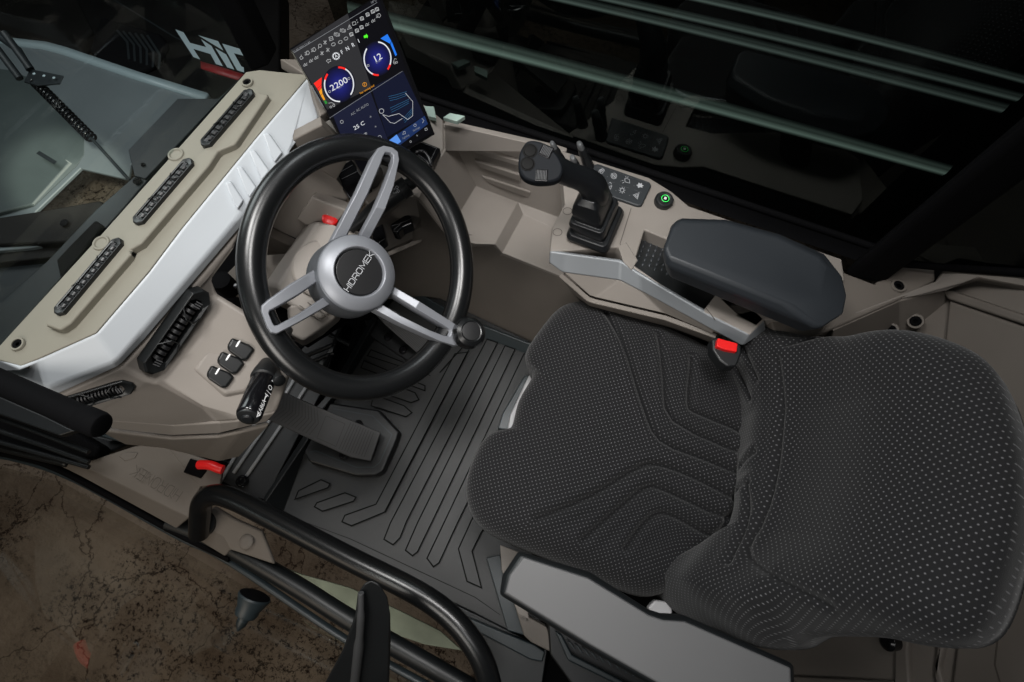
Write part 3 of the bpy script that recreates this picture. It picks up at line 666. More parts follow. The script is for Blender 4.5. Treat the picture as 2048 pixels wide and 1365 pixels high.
def radial(name, col):
    m = bpy.data.materials.new(name); m.use_nodes = True; nt = m.node_tree; b = nt.nodes['Principled BSDF']
    b.inputs['Base Color'].default_value = (.004, .004, .006, 1); b.inputs['Roughness'].default_value = .2
    uv = nt.nodes.new('ShaderNodeUVMap'); ln = nt.nodes.new('ShaderNodeVectorMath'); ln.operation = 'LENGTH'; nt.links.new(uv.outputs[0], ln.inputs[0])
    r = nt.nodes.new('ShaderNodeValToRGB'); e = r.color_ramp.elements; e[0].position = 0; e[0].color = (*col, 1); e[1].position = 1; e[1].color = (.003, .003, .005, 1)
    q = e.new(.5); q.color = (col[0]*.45, col[1]*.45, col[2]*.45, 1)
    nt.links.new(ln.outputs['Value'], r.inputs[0]); nt.links.new(r.outputs[0], b.inputs['Emission Color']); b.inputs['Emission Strength'].default_value = 1; return m
M['s_rad'] = radial('gauge_glow', (.018, .022, .24))
def poly(name, pts, m, parent, off): return mesh(name, [Q(x, y, spl)+sn*off for x, y in pts], [tuple(range(len(pts)))], m, parent, fix=False, smooth=False)
def fixn(o):
    if o.data.polygons and o.data.polygons[0].normal.dot(sn) < 0: o.data.flip_normals()
    return o
Sx = lambda x, y: (560+x*.2198, y*.2198)       # zoomed tracing -> photo pixels
screen = fixn(poly('screen', scr, 'scr', dp, .0002))
fixn(poly('panel_sheen', [Sx(105, 455), Sx(615, 125), Sx(830, 800), Sx(430, 1000)], 's_grey', screen, .0004))
fixn(poly('climate_panel', [Sx(480, 1050), Sx(820, 830), Sx(985, 1285), Sx(640, 1450)], 's_blue', screen, .0004))
fixn(poly('air_panel', [Sx(830, 800), Sx(1120, 650), Sx(1310, 1050), Sx(1290, 1070), Sx(975, 1250)], 's_blue2', screen, .0004))
fixn(poly('menu_bar', [Sx(985, 1280), Sx(1315, 1055), Sx(1345, 1130), Sx(1060, 1345)], 's_tab', screen, .0005))
fixn(poly('menu_tab', [Sx(985, 1285), Sx(1060, 1225), Sx(1100, 1290), Sx(1045, 1330)], 's_sky', screen, .0007))
def gauge(cx, cy, rx, ry):
    c = Sx(cx, cy); pts = arc(c[0], c[1], rx*.2198, 0, 360, 40, ry*.2198)[:-1]
    V = [Q(c[0], c[1], spl)+sn*.0006]+[Q(x, y, spl)+sn*.0006 for x, y in pts]
    o = mesh('gauge_face', V, [(0, 1+i, 1+(i+1) % 40) for i in range(40)], 's_rad', screen, fix=False)
    uvl = o.data.uv_layers.new(name='UVMap')
    for p in o.data.polygons:
        for li in p.loop_indices:
            vi = o.data.loops[li].vertex_index
            uvl.data[li].uv = (0, 0) if vi == 0 else (math.cos((vi-1)*math.pi/20), math.sin((vi-1)*math.pi/20))
    fixn(o)
gauge(535, 770, 150, 170); gauge(885, 535, 140, 160)
def sa(cx, cy, rx, ry, a0, a1): return [Sx(x, y) for x, y in arc(cx, cy, rx, a0, a1, 20, ry)]
rr = math.radians
ribbons('dial_arc', [sa(535, 770, 132, 155, -62, 35), sa(535, 770, 132, 155, 88, 195), sa(885, 535, 122, 150, -85, 20), sa(885, 535, 122, 150, 110, 215)], spl, .0020, 's_w', screen, .001)
ribbons('red_arc', [sa(535, 770, 132, 155, -90, -66), sa(535, 770, 132, 155, 198, 215), sa(885, 535, 122, 150, 22, 38), sa(885, 535, 122, 150, 88, 108)], spl, .0028, 's_r', screen, .001)
txts = [('2200', 535, 768, 56), ('12', 885, 530, 62)]
dirs = (.86, -.5)
def T(items, nm, m): letters(nm, [(t, *Sx(x, y), dirs[0], dirs[1], s*.2198*1.1, 1.3 if t[0] in '12' else 1) for t, x, y, s in items], spl, m, screen, .0012)
T([('2200', 535, 768, 62), ('12', 885, 530, 62), ('F', 562, 478, 40), ('N', 612, 445, 40), ('R', 663, 412, 40), ('1', 714, 376, 38), ('25 C', 718, 1145, 40), ('A', 508, 512, 34)], 'bright_text', 's_w')
T([('RPM', 548, 792, 24), ('KMH', 893, 562, 22), ('A/C', 664, 1035, 26), ('AC AUTO', 748, 980, 26), ('Lighting', 1142, 1245, 20), ('Settings', 1238, 1175, 20), ('+', 823, 1066, 36), ('+', 868, 1155, 36), ('+', 1246, 1236, 34), ('21.07.2025', 168, 448, 18), ('11:45', 248, 400, 20), ('18°C', 850, 16, 20)], 'dim_text', 's_d')
T([('Fast running tool', 790, 815, 20)], 'warning_text', 's_o')
ribbons('warning_icon', [[Sx(x, y) for x, y in arc(768, 770, 18, 0, 360, 14)], [Sx(768, 760), Sx(768, 780)]], spl, .0007, 's_o', screen, .0012)
ic = []
def circ_(x, y, r): ic.append([Sx(a, b) for a, b in arc(x, y, r, 0, 360, 12)])
def box_(x, y, r): ic.append([Sx(x+a*r, y+b*r) for a, b in ((-1, -.6), (.6, -1), (1, .4), (-.6, 1), (-1, -.6))])
def ln_(*p): ic.append([Sx(a, b) for a, b in p])
for x, y in ((247, 485), (305, 455), (895, 145)):
    ln_((x-8, y-16), (x+8, y-20), (x+20, y-2), (x+8, y+16), (x-4, y+14), (x-8, y-16)); ln_((x-24, y-4), (x-12, y-8)); ln_((x-20, y+8), (x-8, y+6)); ln_((x-22, y+18), (x-8, y+16))
circ_(362, 418, 15); ln_((350, 430), (346, 446)); ln_((192, 510), (178, 525), (188, 545), (210, 530), (192, 510)); ln_((192, 505), (190, 500)); 
for x, y in ((408, 388), (380, 486), (433, 456)): ln_((x-14, y-14), (x+14, y+14)); ln_((x+14, y-14), (x-14, y+14)); ln_((x, y-18), (x, y+18))
box_(463, 354, 20); ln_((452, 358), (462, 354)); ln_((468, 352), (476, 348))
for x, y in ((515, 316), (570, 280)): circ_(x, y, 16); ln_((x-22, y+12), (x-26, y-4), (x-18, y-18)); ln_((x+22, y-12), (x+26, y+4), (x+16, y+18)); ln_((x-1, y-8), (x+1, y+8))
ln_((628, 228), (612, 272), (648, 256), (628, 228)); ln_((629, 240), (630, 254))
box_(672, 216, 18); ln_((697, 180), (695, 190)); ln_((706, 200), (704, 212))
for x, y in ((743, 168), (795, 132), (842, 104), (880, 84), (647, 312), (698, 278), (740, 248)): circ_(x, y, 14); box_(x, y+4, 18); ln_((x-8, y-2), (x+8, y+4))
for x, y in ((483, 405), (546, 384), (597, 352)): ln_((x-18, y+6), (x-12, y-8), (x, y-14), (x+14, y-12), (x+18, y), (x+10, y+12), (x-8, y+16), (x-18, y+6))
for x, y in ((228, 588), (280, 552), (328, 524), (790, 222), (845, 188)): ln_((x-16, y+14), (x-6, y-8), (x+4, y+2), (x+16, y-14)); ln_((x-12, y+18), (x+18, y+4))
ln_((420, 556), (434, 540), (434, 548), (456, 540), (460, 560), (440, 566), (440, 576), (420, 556))
circ_(449, 835, 10); circ_(625, 716, 10); circ_(460, 975, 9); circ_(487, 962, 10); ln_((440, 940), (470, 935), (495, 950)); box_(800, 598, 10); circ_(1040, 575, 9); circ_(1058, 568, 9); ln_((1028, 570), (1040, 535), (1058, 540))
circ_(1226, 1142, 12); ln_((1115, 1225), (1120, 1200), (1135, 1196), (1140, 1218), (1115, 1225)); ln_((1290, 1080), (1308, 1100), (1294, 1120)); box_(1327, 1178, 12)
circ_(560, 1110, 14); circ_(905, 1250, 16); circ_(780, 1215, 8); circ_(770, 1222, 8); circ_(1186, 1290, 8)
ribbons('icon_lettering', ic, spl, .00052, 's_i', screen, .0011)
ribbons('gear_icon', [[Sx(x, y) for x, y in arc(508, 512, 27, 0, 360, 20)]]+[[Sx(508+28*math.cos(a), 512+28*math.sin(a)), Sx(508+33*math.cos(a), 512+33*math.sin(a))] for a in [k*math.pi/6 for k in range(12)]], spl, .0011, 's_w', screen, .0012)
ribbons('divider', [[Sx(130, 480), Sx(880, 25)], [Sx(450, 1075), Sx(1110, 650)]], spl, .0005, 's_d', screen, .001)
ribbons('seat_outline', [[Sx(x, y) for x, y in arc(921, 1012, 21, 0, 360, 16)], [Sx(*p) for p in ((932, 1045), (985, 1060), (1080, 1035), (1160, 1090), (1205, 1055), (1205, 925), (1140, 850))], [Sx(*p) for p in ((932, 1045), (1000, 1115), (1040, 1125), (1110, 1080))]], spl, .0005, 's_w', screen, .0011)
al = []
for k in range(3):
    for (x0, y0, x1, y1) in ((985, 880, 1150, 835), (1000, 985, 1170, 905), (1120, 1080, 1200, 990)):
        al.append([Sx(x0+k*6, y0+k*19), Sx(x0+(x1-x0)*.4+k*5, (y0+y1)/2+8+k*19), Sx(x1, y1+k*17)])
ribbons('air_lines', al, spl, .0004, 's_l', screen, .001)
for pts, m in (([(305, 760), (378, 705), (374, 770), (335, 805)], 's_r'), ([(337, 808), (374, 773), (375, 800), (350, 828)], 's_r'), ([(352, 832), (376, 803), (384, 850), (368, 868)], 's_o'), ([(370, 872), (385, 854), (410, 908), (395, 915)], 's_o'), ([(397, 920), (412, 912), (432, 940), (412, 950)], 's_gd'),
               ([(912, 352), (975, 312), (1010, 375), (1000, 400)], 's_b'), ([(1003, 405), (1014, 380), (1062, 500), (1048, 512)], 's_b')):
    fixn(poly('bar_segment', [Sx(*p) for p in pts], m, screen, .0011))
fixn(poly('turn_arrow', [Sx(*p) for p in ((758, 328), (782, 318), (780, 308), (798, 328), (792, 352), (788, 342), (764, 350))], 's_g', screen, .0012))
tube('display_arm', [P(735, 335, .70), P(745, 345, .62), P(740, 360, .58)], .02, 'black', dp, 16)
# ================================================================ RIGHT CONSOLE
rc = root('side_console', 'beige right hand console with key pad, green start button and padded slate armrest', 'console', P(1280, 520, .5))
zc = .60
body = prism('console_body', [(1188, 321), (1298, 355), (1345, 384), (1378, 412), (1540, 468), (1684, 518), (1690, 560), (1640, 640), (1529, 640), (1499, 668), (1411, 628), (1247, 524), (1236, 495), (1100, 504), (1104, 456), (1129, 409), (1120, 300)], zc, .05, 'beige', rc, 0)
tray = [(1294, 449), (1350, 472), (1455, 560), (1411, 616), (1272, 519)]
cut(body, tray, zc+.02, .06, .006)
tp_ = root if False else None
tr = mesh('tray_mat', [P(x, y, zc-.034) for x, y in [(1285, 430), (1360, 462), (1480, 560), (1420, 640), (1260, 530)]], [(0, 1, 2, 3, 4)], 'black', rc)
V, Fc = [], []
bz_ = zc-.034
o0 = P(1290, 478, bz_); ux = Vector((1, 0, 0)); uy = Vector((0, -1, 0))
for i in range(15):
    for j in range(9):
        c = o0+ux*(i*.0125-.01)+uy*(j*.012-.04)+Vector((0, (i % 2)*.004, .0003)); k = len(V)
        V += [c+Vector((0, .006, .0)), c+Vector((.0028, -.002, .0)), c+Vector((0, -.006, .0)), c+Vector((-.0028, -.002, .0)), c+Vector((0, -.002, .0028))]
        Fc += [(k, k+1, k+4), (k+1, k+2, k+4), (k+2, k+3, k+4), (k+3, k, k+4)]
mesh('tray_bump', V, Fc, 'armR', tr)
facets('rim_facet', [(1236, 493, .602), (1247, 524, .602), (1264, 540, .602), (1276, 520, .602), (1252, 484, .602)], [(0, 1, 2, 3, 4)], 'beige', rc, .002, .004)
ribbons('console_seam', [[(1262, 418), (1240, 488), (1248, 518)], [(1411, 616), (1430, 640)]], zc+.0002, .0014, 'emboss', rc)
# silver band and side
sv = [(1099, 503, .601), (1130, 507, .601), (1241, 522, .601), (1280, 549, .601), (1420, 632, .601), (1500, 670, .601), (1530, 640, .60), (1534, 662, .575), (1484, 694, .575), (1430, 664, .572), (1282, 584, .572), (1239, 562, .572), (1124, 546, .568), (1098, 527, .578)]
facets('silver_band', sv, [(0, 1, 12, 13), (1, 2, 11, 12), (2, 3, 10, 11), (3, 4, 9, 10), (4, 5, 8, 9), (5, 6, 7, 8)], 'silver', rc, .004, .01, 6)
facets('side_door', [(1124, 543, .568), (1239, 560, .571), (1282, 582, .571), (1430, 662, .571), (1425, 668, .55), (1331, 629, .54), (1190, 596, .53), (1179, 592, .53)],
       [(0, 1, 6, 7), (1, 2, 5, 6), (2, 3, 4, 5)], 'beige', rc, .003, .02, 4)
facets('under_side', [(1124, 546, .56), (1180, 594, .528), (1190, 598, .528), (1331, 631, .538), (1435, 668, .55), (1420, 700, .2), (1200, 640, .2)], [(0, 1, 2, 6), (2, 3, 5, 6), (3, 4, 5)], 'beige_dark', rc, .002, .01, 60)
facets('tray_end', [(1460, 575, .60), (1420, 618, .60), (1432, 636, .60), (1500, 670, .60), (1530, 640, .60)], [(0, 1, 2, 3, 4)], 'beige', rc, .003, .004)
ribbons('ring_mark', [arc(1135, 423, 9, 0, 360, 20, 7), arc(1115, 465, 9, 0, 360, 20, 7)], zc, .0012, 'emboss', rc, .0004)
# key pad
kz = zc+.006
kpd = prism('key_pad', [(1188, 329), (1196, 327), (1300, 364), (1303, 372), (1284, 411), (1276, 412), (1176, 378), (1160, 372)], kz, .012, 'key', rc, .003)
kl = []
K = lambda x, y: (1010+x*.17578, 260+y*.17578)
for p in (((1040, 425), (1150, 440)), ((1190, 460), (1320, 495)), ((1340, 510), (1460, 555)), ((1490, 560), (1620, 605)), ((1000, 530), (1110, 555)), ((1190, 600), (1250, 600)), ((1300, 630), (1410, 665)), ((1470, 685), (1555, 715))): kl.append([K(*q) for q in p])
ribbons('key_line', kl, kz, .0007, 'ink_dim', kpd)
ki = []
def kc_(x, y, r, a0=0, a1=360): ki.append([K(a, b) for a, b in arc(x, y, r, a0, a1, 16)])
def kk(*p): ki.append([K(*q) for q in p])
kc_(1093, 478, 24); kc_(1093, 478, 38, 100, 175); kc_(1093, 478, 38, -80, -5); kk((1088, 495), (1084, 462), (1100, 460), (1104, 474), (1090, 480))
kc_(1238, 528, 32); kk((1212, 500), (1262, 556)); kk((1222, 515), (1252, 515), (1252, 542), (1222, 542), (1222, 515))
kk((1362, 560), (1385, 556), (1415, 570), (1418, 610), (1365, 595), (1362, 560)); kk((1378, 545), (1372, 535)); kk((1395, 548), (1400, 536)); kk((1345, 580), (1332, 580)); kk((1352, 600), (1338, 610))
kc_(1332, 690, 20)
for k in range(8): a = k*math.pi/4; kk((1332+26*math.cos(a), 690+26*math.sin(a)), (1332+36*math.cos(a), 690+36*math.sin(a)))
kk((1525, 718), (1460, 745), (1505, 790), (1525, 718)); kk((1512, 738), (1480, 750), (1502, 770), (1512, 738))
kk((1215, 640), (1180, 650), (1200, 680), (1215, 640)); kk((1180, 610), (1200, 600), (1210, 620))
ribbons('key_icon', ki, kz, .0010, 'ink', kpd, .0008)
sp = [K(1535+a, 630+b) for a, b in ((-15, -30), (5, -15), (25, -25), (20, -5), (45, 5), (25, 15), (30, 30), (5, 22), (-20, 32), (-25, 10), (-42, 0), (-20, -8))]
fo = mesh('fan_icon', [P(x, y, kz+.0009) for x, y in sp], [tuple(range(12))], 'ink', kpd, fix=False)
fo.data.flip_normals() if fo.data.polygons[0].normal.z < 0 else None
for x, y in ((1015, 483), (1165, 535), (1316, 585), (1468, 638), (1262, 695), (1416, 748)):
    lathe('indicator', P(*K(x, y), kz), UP, [(.0012, 0), (.0010, .0006)], 'ink_dim', kpd, 10)
# start button
sb = lathe('start_button', P(1326, 405, zc), Vector((.08, -.1, 1)).normalized(), [(.0185, 0), (.0185, .010), (.0165, .013), (.0155, .0145), (.011, .0145), (.010, .0138)], 'black', rc, 56)
sc_ = P(1326, 405, zc)+Vector((.08, -.1, 1)).normalized()*.0147
sbn = Vector((.08, -.1, 1)).normalized()
sd_ = lathe('button_face', sc_, sbn, [(.0095, -.003), (.0090, .0), (.001, .0008)], 'gloss', sb, 40)
lathe('light_ring', sc_, sbn, [(.0078, .0008), (.0078, .0013), (.0066, .0013), (.0066, .0008)], 'greenring', sb, 40, close=False)
u_, v_, n_ = basis(sbn)
mesh('wave_icon', [sc_+n_*.0014+u_*a+v_*b for a, b in ((-.0022, -.003), (-.001, -.003), (-.001, .003), (-.0022, .003), (-.0005, -.003), (.0006, -.003), (.0006, .003), (-.0005, .003), (.0011, -.003), (.0022, -.003), (.0022, .003), (.0011, .003))], [(0, 1, 2, 3), (4, 5, 6, 7), (8, 9, 10, 11)], 'white_ink', sb, fix=False)
# mini levers
for (bx_, by_, tx, ty, sc_l) in ((1120, 322, 1106, 290, .9), (1150, 342, 1146, 318, 1.0), (1170, 326, 1160, 291, 1.05)):
    b_ = P(bx_+8, by_+8, zc); t_ = P(tx, ty, zc+.055)
    d_ = (t_-b_)
    lv = tube('mini_lever', [b_-UP*.02, b_, b_+d_*.4, b_+d_*.6, b_+d_*.62, t_-d_*.12], [.013*sc_l, .0135*sc_l, .0115*sc_l, .009*sc_l, .011*sc_l, .0085*sc_l], 'black', rc, 14, sq=.8)
    tube('lever_tip', [t_-d_*.14, t_-d_*.02, t_+d_*.08, t_+d_*.12], [.0088*sc_l, .0085*sc_l, .0075*sc_l, .005*sc_l], 'knurl', lv, 12, sq=.7)
# right armrest
at = [(1346, 452), (1362, 440), (1450, 443), (1556, 472), (1640, 512), (1653, 530), (1641, 596), (1622, 613), (1566, 606), (1336, 514), (1328, 494)]
am = [(1340, 452), (1357, 436), (1452, 439), (1560, 468), (1650, 508), (1688, 556), (1697, 592), (1690, 628), (1640, 660), (1334, 534), (1323, 508)]
zs_ = .715
mid = [(x, y, zs_-.018) for x, y in am]
low = [P(x, y, zs_-.018)-Vector((0, 0, .042)) for x, y in am]; cl_ = sum(low, Vector())/len(low); low = [l+(cl_-l)*.10 for l in low]
loft('armrest', [[(x, y, zs_) for x, y in at], mid, low], 'armR', rc, .007, 4)
tube('armrest_post', [P(1500, 545, .67), P(1520, 560, .58)], .03, 'black', rc, 20)
# ---------------------------------------------------------------- joystick
js = root('joystick', 'black multi button joystick with pleated rubber boot standing on the beige console', 'joystick', P(1195, 447, zc))
def sqring(cx, cy, z, hx, hy, r=.25, dx=0):
    c = P(cx, cy, z); out = []
    for sx, sy in ((1, 1), (-1, 1), (-1, -1), (1, -1)):
        for k in range(4):
            a = {(1, 1): 0, (-1, 1): 90, (-1, -1): 180, (1, -1): 270}[(sx, sy)]+k*30
            out.append(c+Vector((sx*hx*(1-r)+math.cos(math.radians(a))*hx*r, sy*hy*(1-r)+math.sin(math.radians(a))*hy*r, 0)))
    return out
def jr(cx, cy, z, hx, hy): return sqring(cx+1, cy, z, hx*1.07, hy*1.07)
boot = [jr(1190, 452, .600, .040, .050), jr(1190, 448, .612, .0405, .050), jr(1191, 442, .622, .036, .046), jr(1191, 440, .622, .029, .040), jr(1190, 436, .628, .030, .041),
        jr(1187, 428, .640, .034, .043), jr(1187, 421, .652, .031, .040), jr(1187, 420, .652, .025, .034), jr(1185, 415, .658, .026, .034), jr(1183, 407, .672, .027, .034), jr(1182, 398, .685, .024, .031), jr(1182, 392, .700, .019, .026), jr(1182, 386, .71, .012, .018)]
loft('boot', boot, 'rubber', js, .0018, 2)
gp = [(1190, 398, .675), (1190, 385, .70), (1184, 372, .72), (1172, 362, .737), (1156, 355, .752), (1140, 350, .765), (1122, 342, .78), (1106, 334, .792), (1092, 328, .800)]
gr_ = [.023, .0275, .027, .0235, .0215, .021, .0215, .022, .020]
o = tube('grip', smooth_path([P(*g_) for g_ in gp], 5), [gr_[min(8, i//5)]*(1-(i % 5)/5)+gr_[min(8, i//5+1)]*(i % 5)/5 for i in range(41)], 'rubber', js, 28, sq=.92)
hz = .828
hn = (EYE-P(1083, 325, hz)).normalized()*.4+UP*.6; hn.normalize()
hpl = (P(1083, 325, hz), hn)
hout = [(1056, 282), (1074, 282), (1096, 291), (1116, 312), (1127, 335), (1124, 354), (1108, 365), (1074, 367), (1048, 358), (1037, 338), (1038, 310), (1046, 292)]
hp = [Q(x, y, hpl) for x, y in hout]; hcn = sum(hp, Vector())/12
hp = smooth_path(hp, 3, closed=True)
rings_h = [[p+(hcn-p)*.10+hn*.003 for p in hp], [p+(hcn-p)*.02 for p in hp], [p-hn*.012 for p in hp], [p+(hcn-p)*.18-hn*.028 for p in hp], [p+(hcn-p)*.6-hn*.040 for p in hp]]
hd = loft('head', rings_h, 'armR', js, .0015, 2)
hd.data.materials.clear(); hd.data.materials.append(M['key'] if False else mat('joystick_head_plastic', (.0085, .010, .0125), .6, var=.05, spec=.14))
for x, y in ((1060, 304), (1055, 330)):
    bb = lathe('thumb_button', Q(x, y, hpl)+hn*.003, hn, [(.0115, 0), (.0115, .001), (.0095, .001), (.0092, .002), (.0080, .0022), (.001, .0022)], 'ext_black', js, 32)
for (x, y, rt) in ((1092, 305, 25), (1083, 353, 3)):
    c = Q(x, y, hpl)+hn*.0025; e = Q(x+10*math.cos(rr(rt)), y+10*math.sin(rr(rt)), hpl)+hn*.0025; u = (e-c).normalized(); v = hn.cross(u)
    q = .0095
    V = [c+u*a*q+v*b*q+hn*h_ for h_ in (0, .002) for a, b in ((-1, -1), (1, -1), (1, 1), (-1, 1))]
    f_ = mesh('thumb_wheel', V, [(0, 1, 2, 3), (4, 5, 6, 7)]+[(i, (i+1) % 4, 4+(i+1) % 4, 4+i) for i in range(4)], 'gloss', js, .0008)
    V, Fc = [], []
    for k in range(7):
        t = -.72+k*.24; k0 = len(V); V += [c+u*(t-.05)*q-v*q*.75+hn*.0024, c+u*(t+.05)*q-v*q*.75+hn*.0024, c+u*(t+.05)*q+v*q*.75+hn*.0032, c+u*(t-.05)*q+v*q*.75+hn*.0032]; Fc.append((k0, k0+1, k0+2, k0+3))
    mesh('wheel_rib', V, Fc, 'ribdark', f_)
# ================================================================ SEAT
seat = root('operator_seat', 'operator seat in dark fabric with pale dots and a grey left armrest', 'seat', P(1250, 900, .2))
def resample(pts, n):
    L = [0]
    for a, b in zip(pts, pts[1:]+pts[:1]): L.append(L[-1]+(b-a).length)
    out = []; j = 0
    for i in range(n):
        s = L[-1]*i/n
        while L[j+1] < s: j += 1
        a, b = pts[j], pts[(j+1) % len(pts)]; t = (s-L[j])/(L[j+1]-L[j]); out.append(a+(b-a)*t)
    return out
def pad(name, outline, pl, hh, centre, parent, grooves=(), extra=None, nseg=420, nring=150, power=5, under=.06, uvrot=0, uvdir=None, gd=.009, gw=.0055, uvs=1.0):
    ol = smooth_path([Q(x, y, pl) for x, y in outline], 4, closed=True); ol = resample(ol, nseg)
    c = Q(*centre, pl); n = pl[1]
    u = uvdir if uvdir is not None else Vector((1, 0, 0)); u = (u-n*u.dot(n)).normalized(); v = n.cross(u)
    o2 = np.array([[(p-c).dot(u), (p-c).dot(v)] for p in ol])
    # inner rings blend from outline to a smooth interior
    V2, Hh = [], []
    ss = [1-(k/nring)**1.0*.999 for k in range(nring+1)]
    pts = np.concatenate([o2*s for s in ss]); s_ = np.repeat(ss, nseg)
    h = hh*(1-s_**power)**.5
    gl = []
    for gr in grooves:
        g2 = [Q(x, y, pl) for x, y in gr]; gl.append([((p-c).dot(u), (p-c).dot(v)) for p in smooth_path(g2, 3)])
    seam = np.zeros(len(pts))
    for ln in gl:
        dmin = np.full(len(pts), 9.)
        for a, b in zip(ln, ln[1:]):
            a = np.array(a); b = np.array(b); ab = b-a; L2 = ab@ab+1e-12
            t = np.clip(((pts-a)@ab)/L2, 0, 1); d = np.linalg.norm(pts-(a+t[:, None]*ab), axis=1); dmin = np.minimum(dmin, d)
        seam = np.maximum(seam, .75*np.exp(-(dmin/(gw*.55))**2)); h -= gd*np.exp(-(dmin/gw)**2); h += gd*.35*np.exp(-((dmin-gw*2.6)/(gw*1.6))**2)
    if extra: h += extra(pts, s_, u, v, c)
    P3 = np.array(c)[None]+pts[:, :1]*np.array(u)[None]+pts[:, 1:]*np.array(v)[None]+h[:, None]*np.array(n)[None]
    V = [tuple(p) for p in P3]
    base_n = len(V)
    for sc2, dz in ((.992, -.012), (.975, -.03), (.93, -under)):
        V += [tuple(c+(p-c)*sc2+n*dz) for p in ol]
    Fc = []
    for k in range(nring):
        for i in range(nseg):
            j = (i+1) % nseg; Fc.append((k*nseg+i, k*nseg+j, (k+1)*nseg+j, (k+1)*nseg+i))
    for i in range(nseg):
        j = (i+1) % nseg; Fc.append((base_n+i, base_n+j, j, i))
        for r_ in (0, 1): Fc.append((base_n+(r_+1)*nseg+i, base_n+(r_+1)*nseg+j, base_n+r_*nseg+j, base_n+r_*nseg+i))
    Fc.append(tuple(nring*nseg+i for i in range(nseg)))
    Fc.append(tuple(reversed([base_n+2*nseg+i for i in range(nseg)])))
    o = mesh(name, V, Fc, 'fabric', parent)
    me = o.data; uvl = me.uv_layers.new(name='UVMap'); co = np.array([v_.co for v_ in me.vertices])
    cu = np.array(c); U = (co-cu)@np.array(u); W_ = (co-cu)@np.array(v)
    grid = P3.reshape(nring+1, nseg, 3); seg_ = np.linalg.norm(np.diff(grid[::-1], axis=0), axis=2)
    arcl = np.concatenate([np.zeros((1, nseg)), np.cumsum(seg_, axis=0)])[::-1].reshape(-1)
    pr = np.hypot(pts[:, 0], pts[:, 1])+1e-9; k_ = 1+np.clip(arcl/pr-1, 0, .6)*np.clip((pr/pr.max()-.3)/.3, 0, 1)
    k_ = np.where(s_ < .05, 1, k_); U[:len(pts)] *= k_; W_[:len(pts)] *= k_
    U[len(pts):] *= np.tile(k_[:nseg], 3); W_[len(pts):] *= np.tile(k_[:nseg], 3)
    sa_ = me.attributes.new('seam', 'FLOAT', 'POINT'); sa_.data.foreach_set('value', np.concatenate([seam, np.zeros(len(co)-len(seam))]).astype(np.float32))
    U *= uvs; W_ *= uvs
    cr, sr = math.cos(uvrot), math.sin(uvrot)
    idx = np.empty(len(me.loops), int); me.loops.foreach_get('vertex_index', idx)
    uvd = np.stack([U*cr-W_*sr, U*sr+W_*cr], 1)[idx]; uvl.data.foreach_set('uv', uvd.astype(np.float32).ravel())
    return o
CU = lambda x, y: (900+x*.5751, 580+y*.5751)
co_ = [(262, 250), (270, 205), (330, 120), (380, 68), (435, 48), (500, 57), (700, 120), (880, 197), (940, 237), (975, 280), (1010, 345), (1050, 430), (1060, 560), (1050, 700), (1010, 840), (930, 930), (820, 1010), (740, 1055), (660, 1067), (560, 1035), (420, 972), (230, 895), (130, 845), (80, 790), (57, 715), (62, 645), (90, 568), (122, 518), (155, 498), (200, 487), (218, 468), (240, 385), (285, 305), (278, 280)]
gr1 = [[(530, 110), (600, 260), (655, 430), (710, 540), (850, 600), (990, 655)], [(705, 190), (722, 340), (755, 475), (985, 583)], [(812, 270), (803, 415), (840, 452), (1000, 520), (985, 580)],
       [(300, 800), (470, 730), (620, 640), (690, 620), (800, 655), (965, 735)], [(450, 870), (590, 750), (660, 698), (720, 705), (935, 795), (965, 720)], [(590, 900), (650, 820), (700, 783), (760, 795), (890, 858), (935, 800)], [(985, 655), (975, 600)]]
czp = flat(.435)
def bolster(pts, s, u, v, c):
    w = np.abs(pts[:, 1]); return .012*np.clip((w-.10)/.10, 0, 1)**2*(1-s**6)
pad('seat_cushion', [CU(*p) for p in co_], czp, .055, CU(560, 560), seat, [[CU(*p) for p in g_] for g_ in gr1], bolster, power=7, uvrot=math.radians(8), uvs=1.18)
bo = [(1478, 745), (1483, 710), (1500, 683), (1530, 665), (1570, 658), (1600, 664), (1640, 683), (1730, 686), (1790, 676), (1850, 672), (1925, 693), (1980, 730), (2008, 790), (2028, 870), (2036, 960), (2030, 1050), (2010, 1130), (1985, 1210), (1955, 1262), (1910, 1287), (1850, 1287), (1800, 1280), (1740, 1268), (1640, 1264), (1590, 1268), (1550, 1290), (1505, 1292), (1440, 1264), (1375, 1240), (1335, 1212), (1328, 1195), (1380, 1150), (1440, 1110), (1470, 1060), (1480, 960), (1478, 850)]
pc, ptop = P(1480, 920, .46), P(2036, 960, .87)
bdv = ptop-pc; bdv.y = 0; bdv.normalize(); bn = Vector((0, 1, 0)).cross(bdv); bn = bn if bn.z > 0 else -bn; bn.normalize()
bpl = (pc, bn)
def bb_(pts, s, u, v, c):
    w = np.abs(pts[:, 1]); t = pts[:, 0]
    bol = .055*np.clip((w-.10)/.12, 0, 1)**1.5*np.clip(1-(t-(-.05))/.28, 0, 1)
    rol = .022*np.exp(-((t-.07)/.10)**2)+.018*np.exp(-((t+.17)/.05)**2)
    return (bol+rol-.012*np.exp(-(w/.10)**2))*(1-s**8)
gr2 = [[(1512, 722), (1525, 765), (1542, 822)], [(1553, 698), (1562, 745), (1572, 795)], [(1532, 994), (1537, 1040), (1535, 1090), (1526, 1160)], [(1505, 945), (1546, 925)], [(1498, 992), (1535, 985)],
       [(1622, 760), (1606, 830), (1588, 930), (1570, 1030), (1548, 1125), (1594, 1176), (1712, 1237)], [(1640, 735), (1700, 705)]]
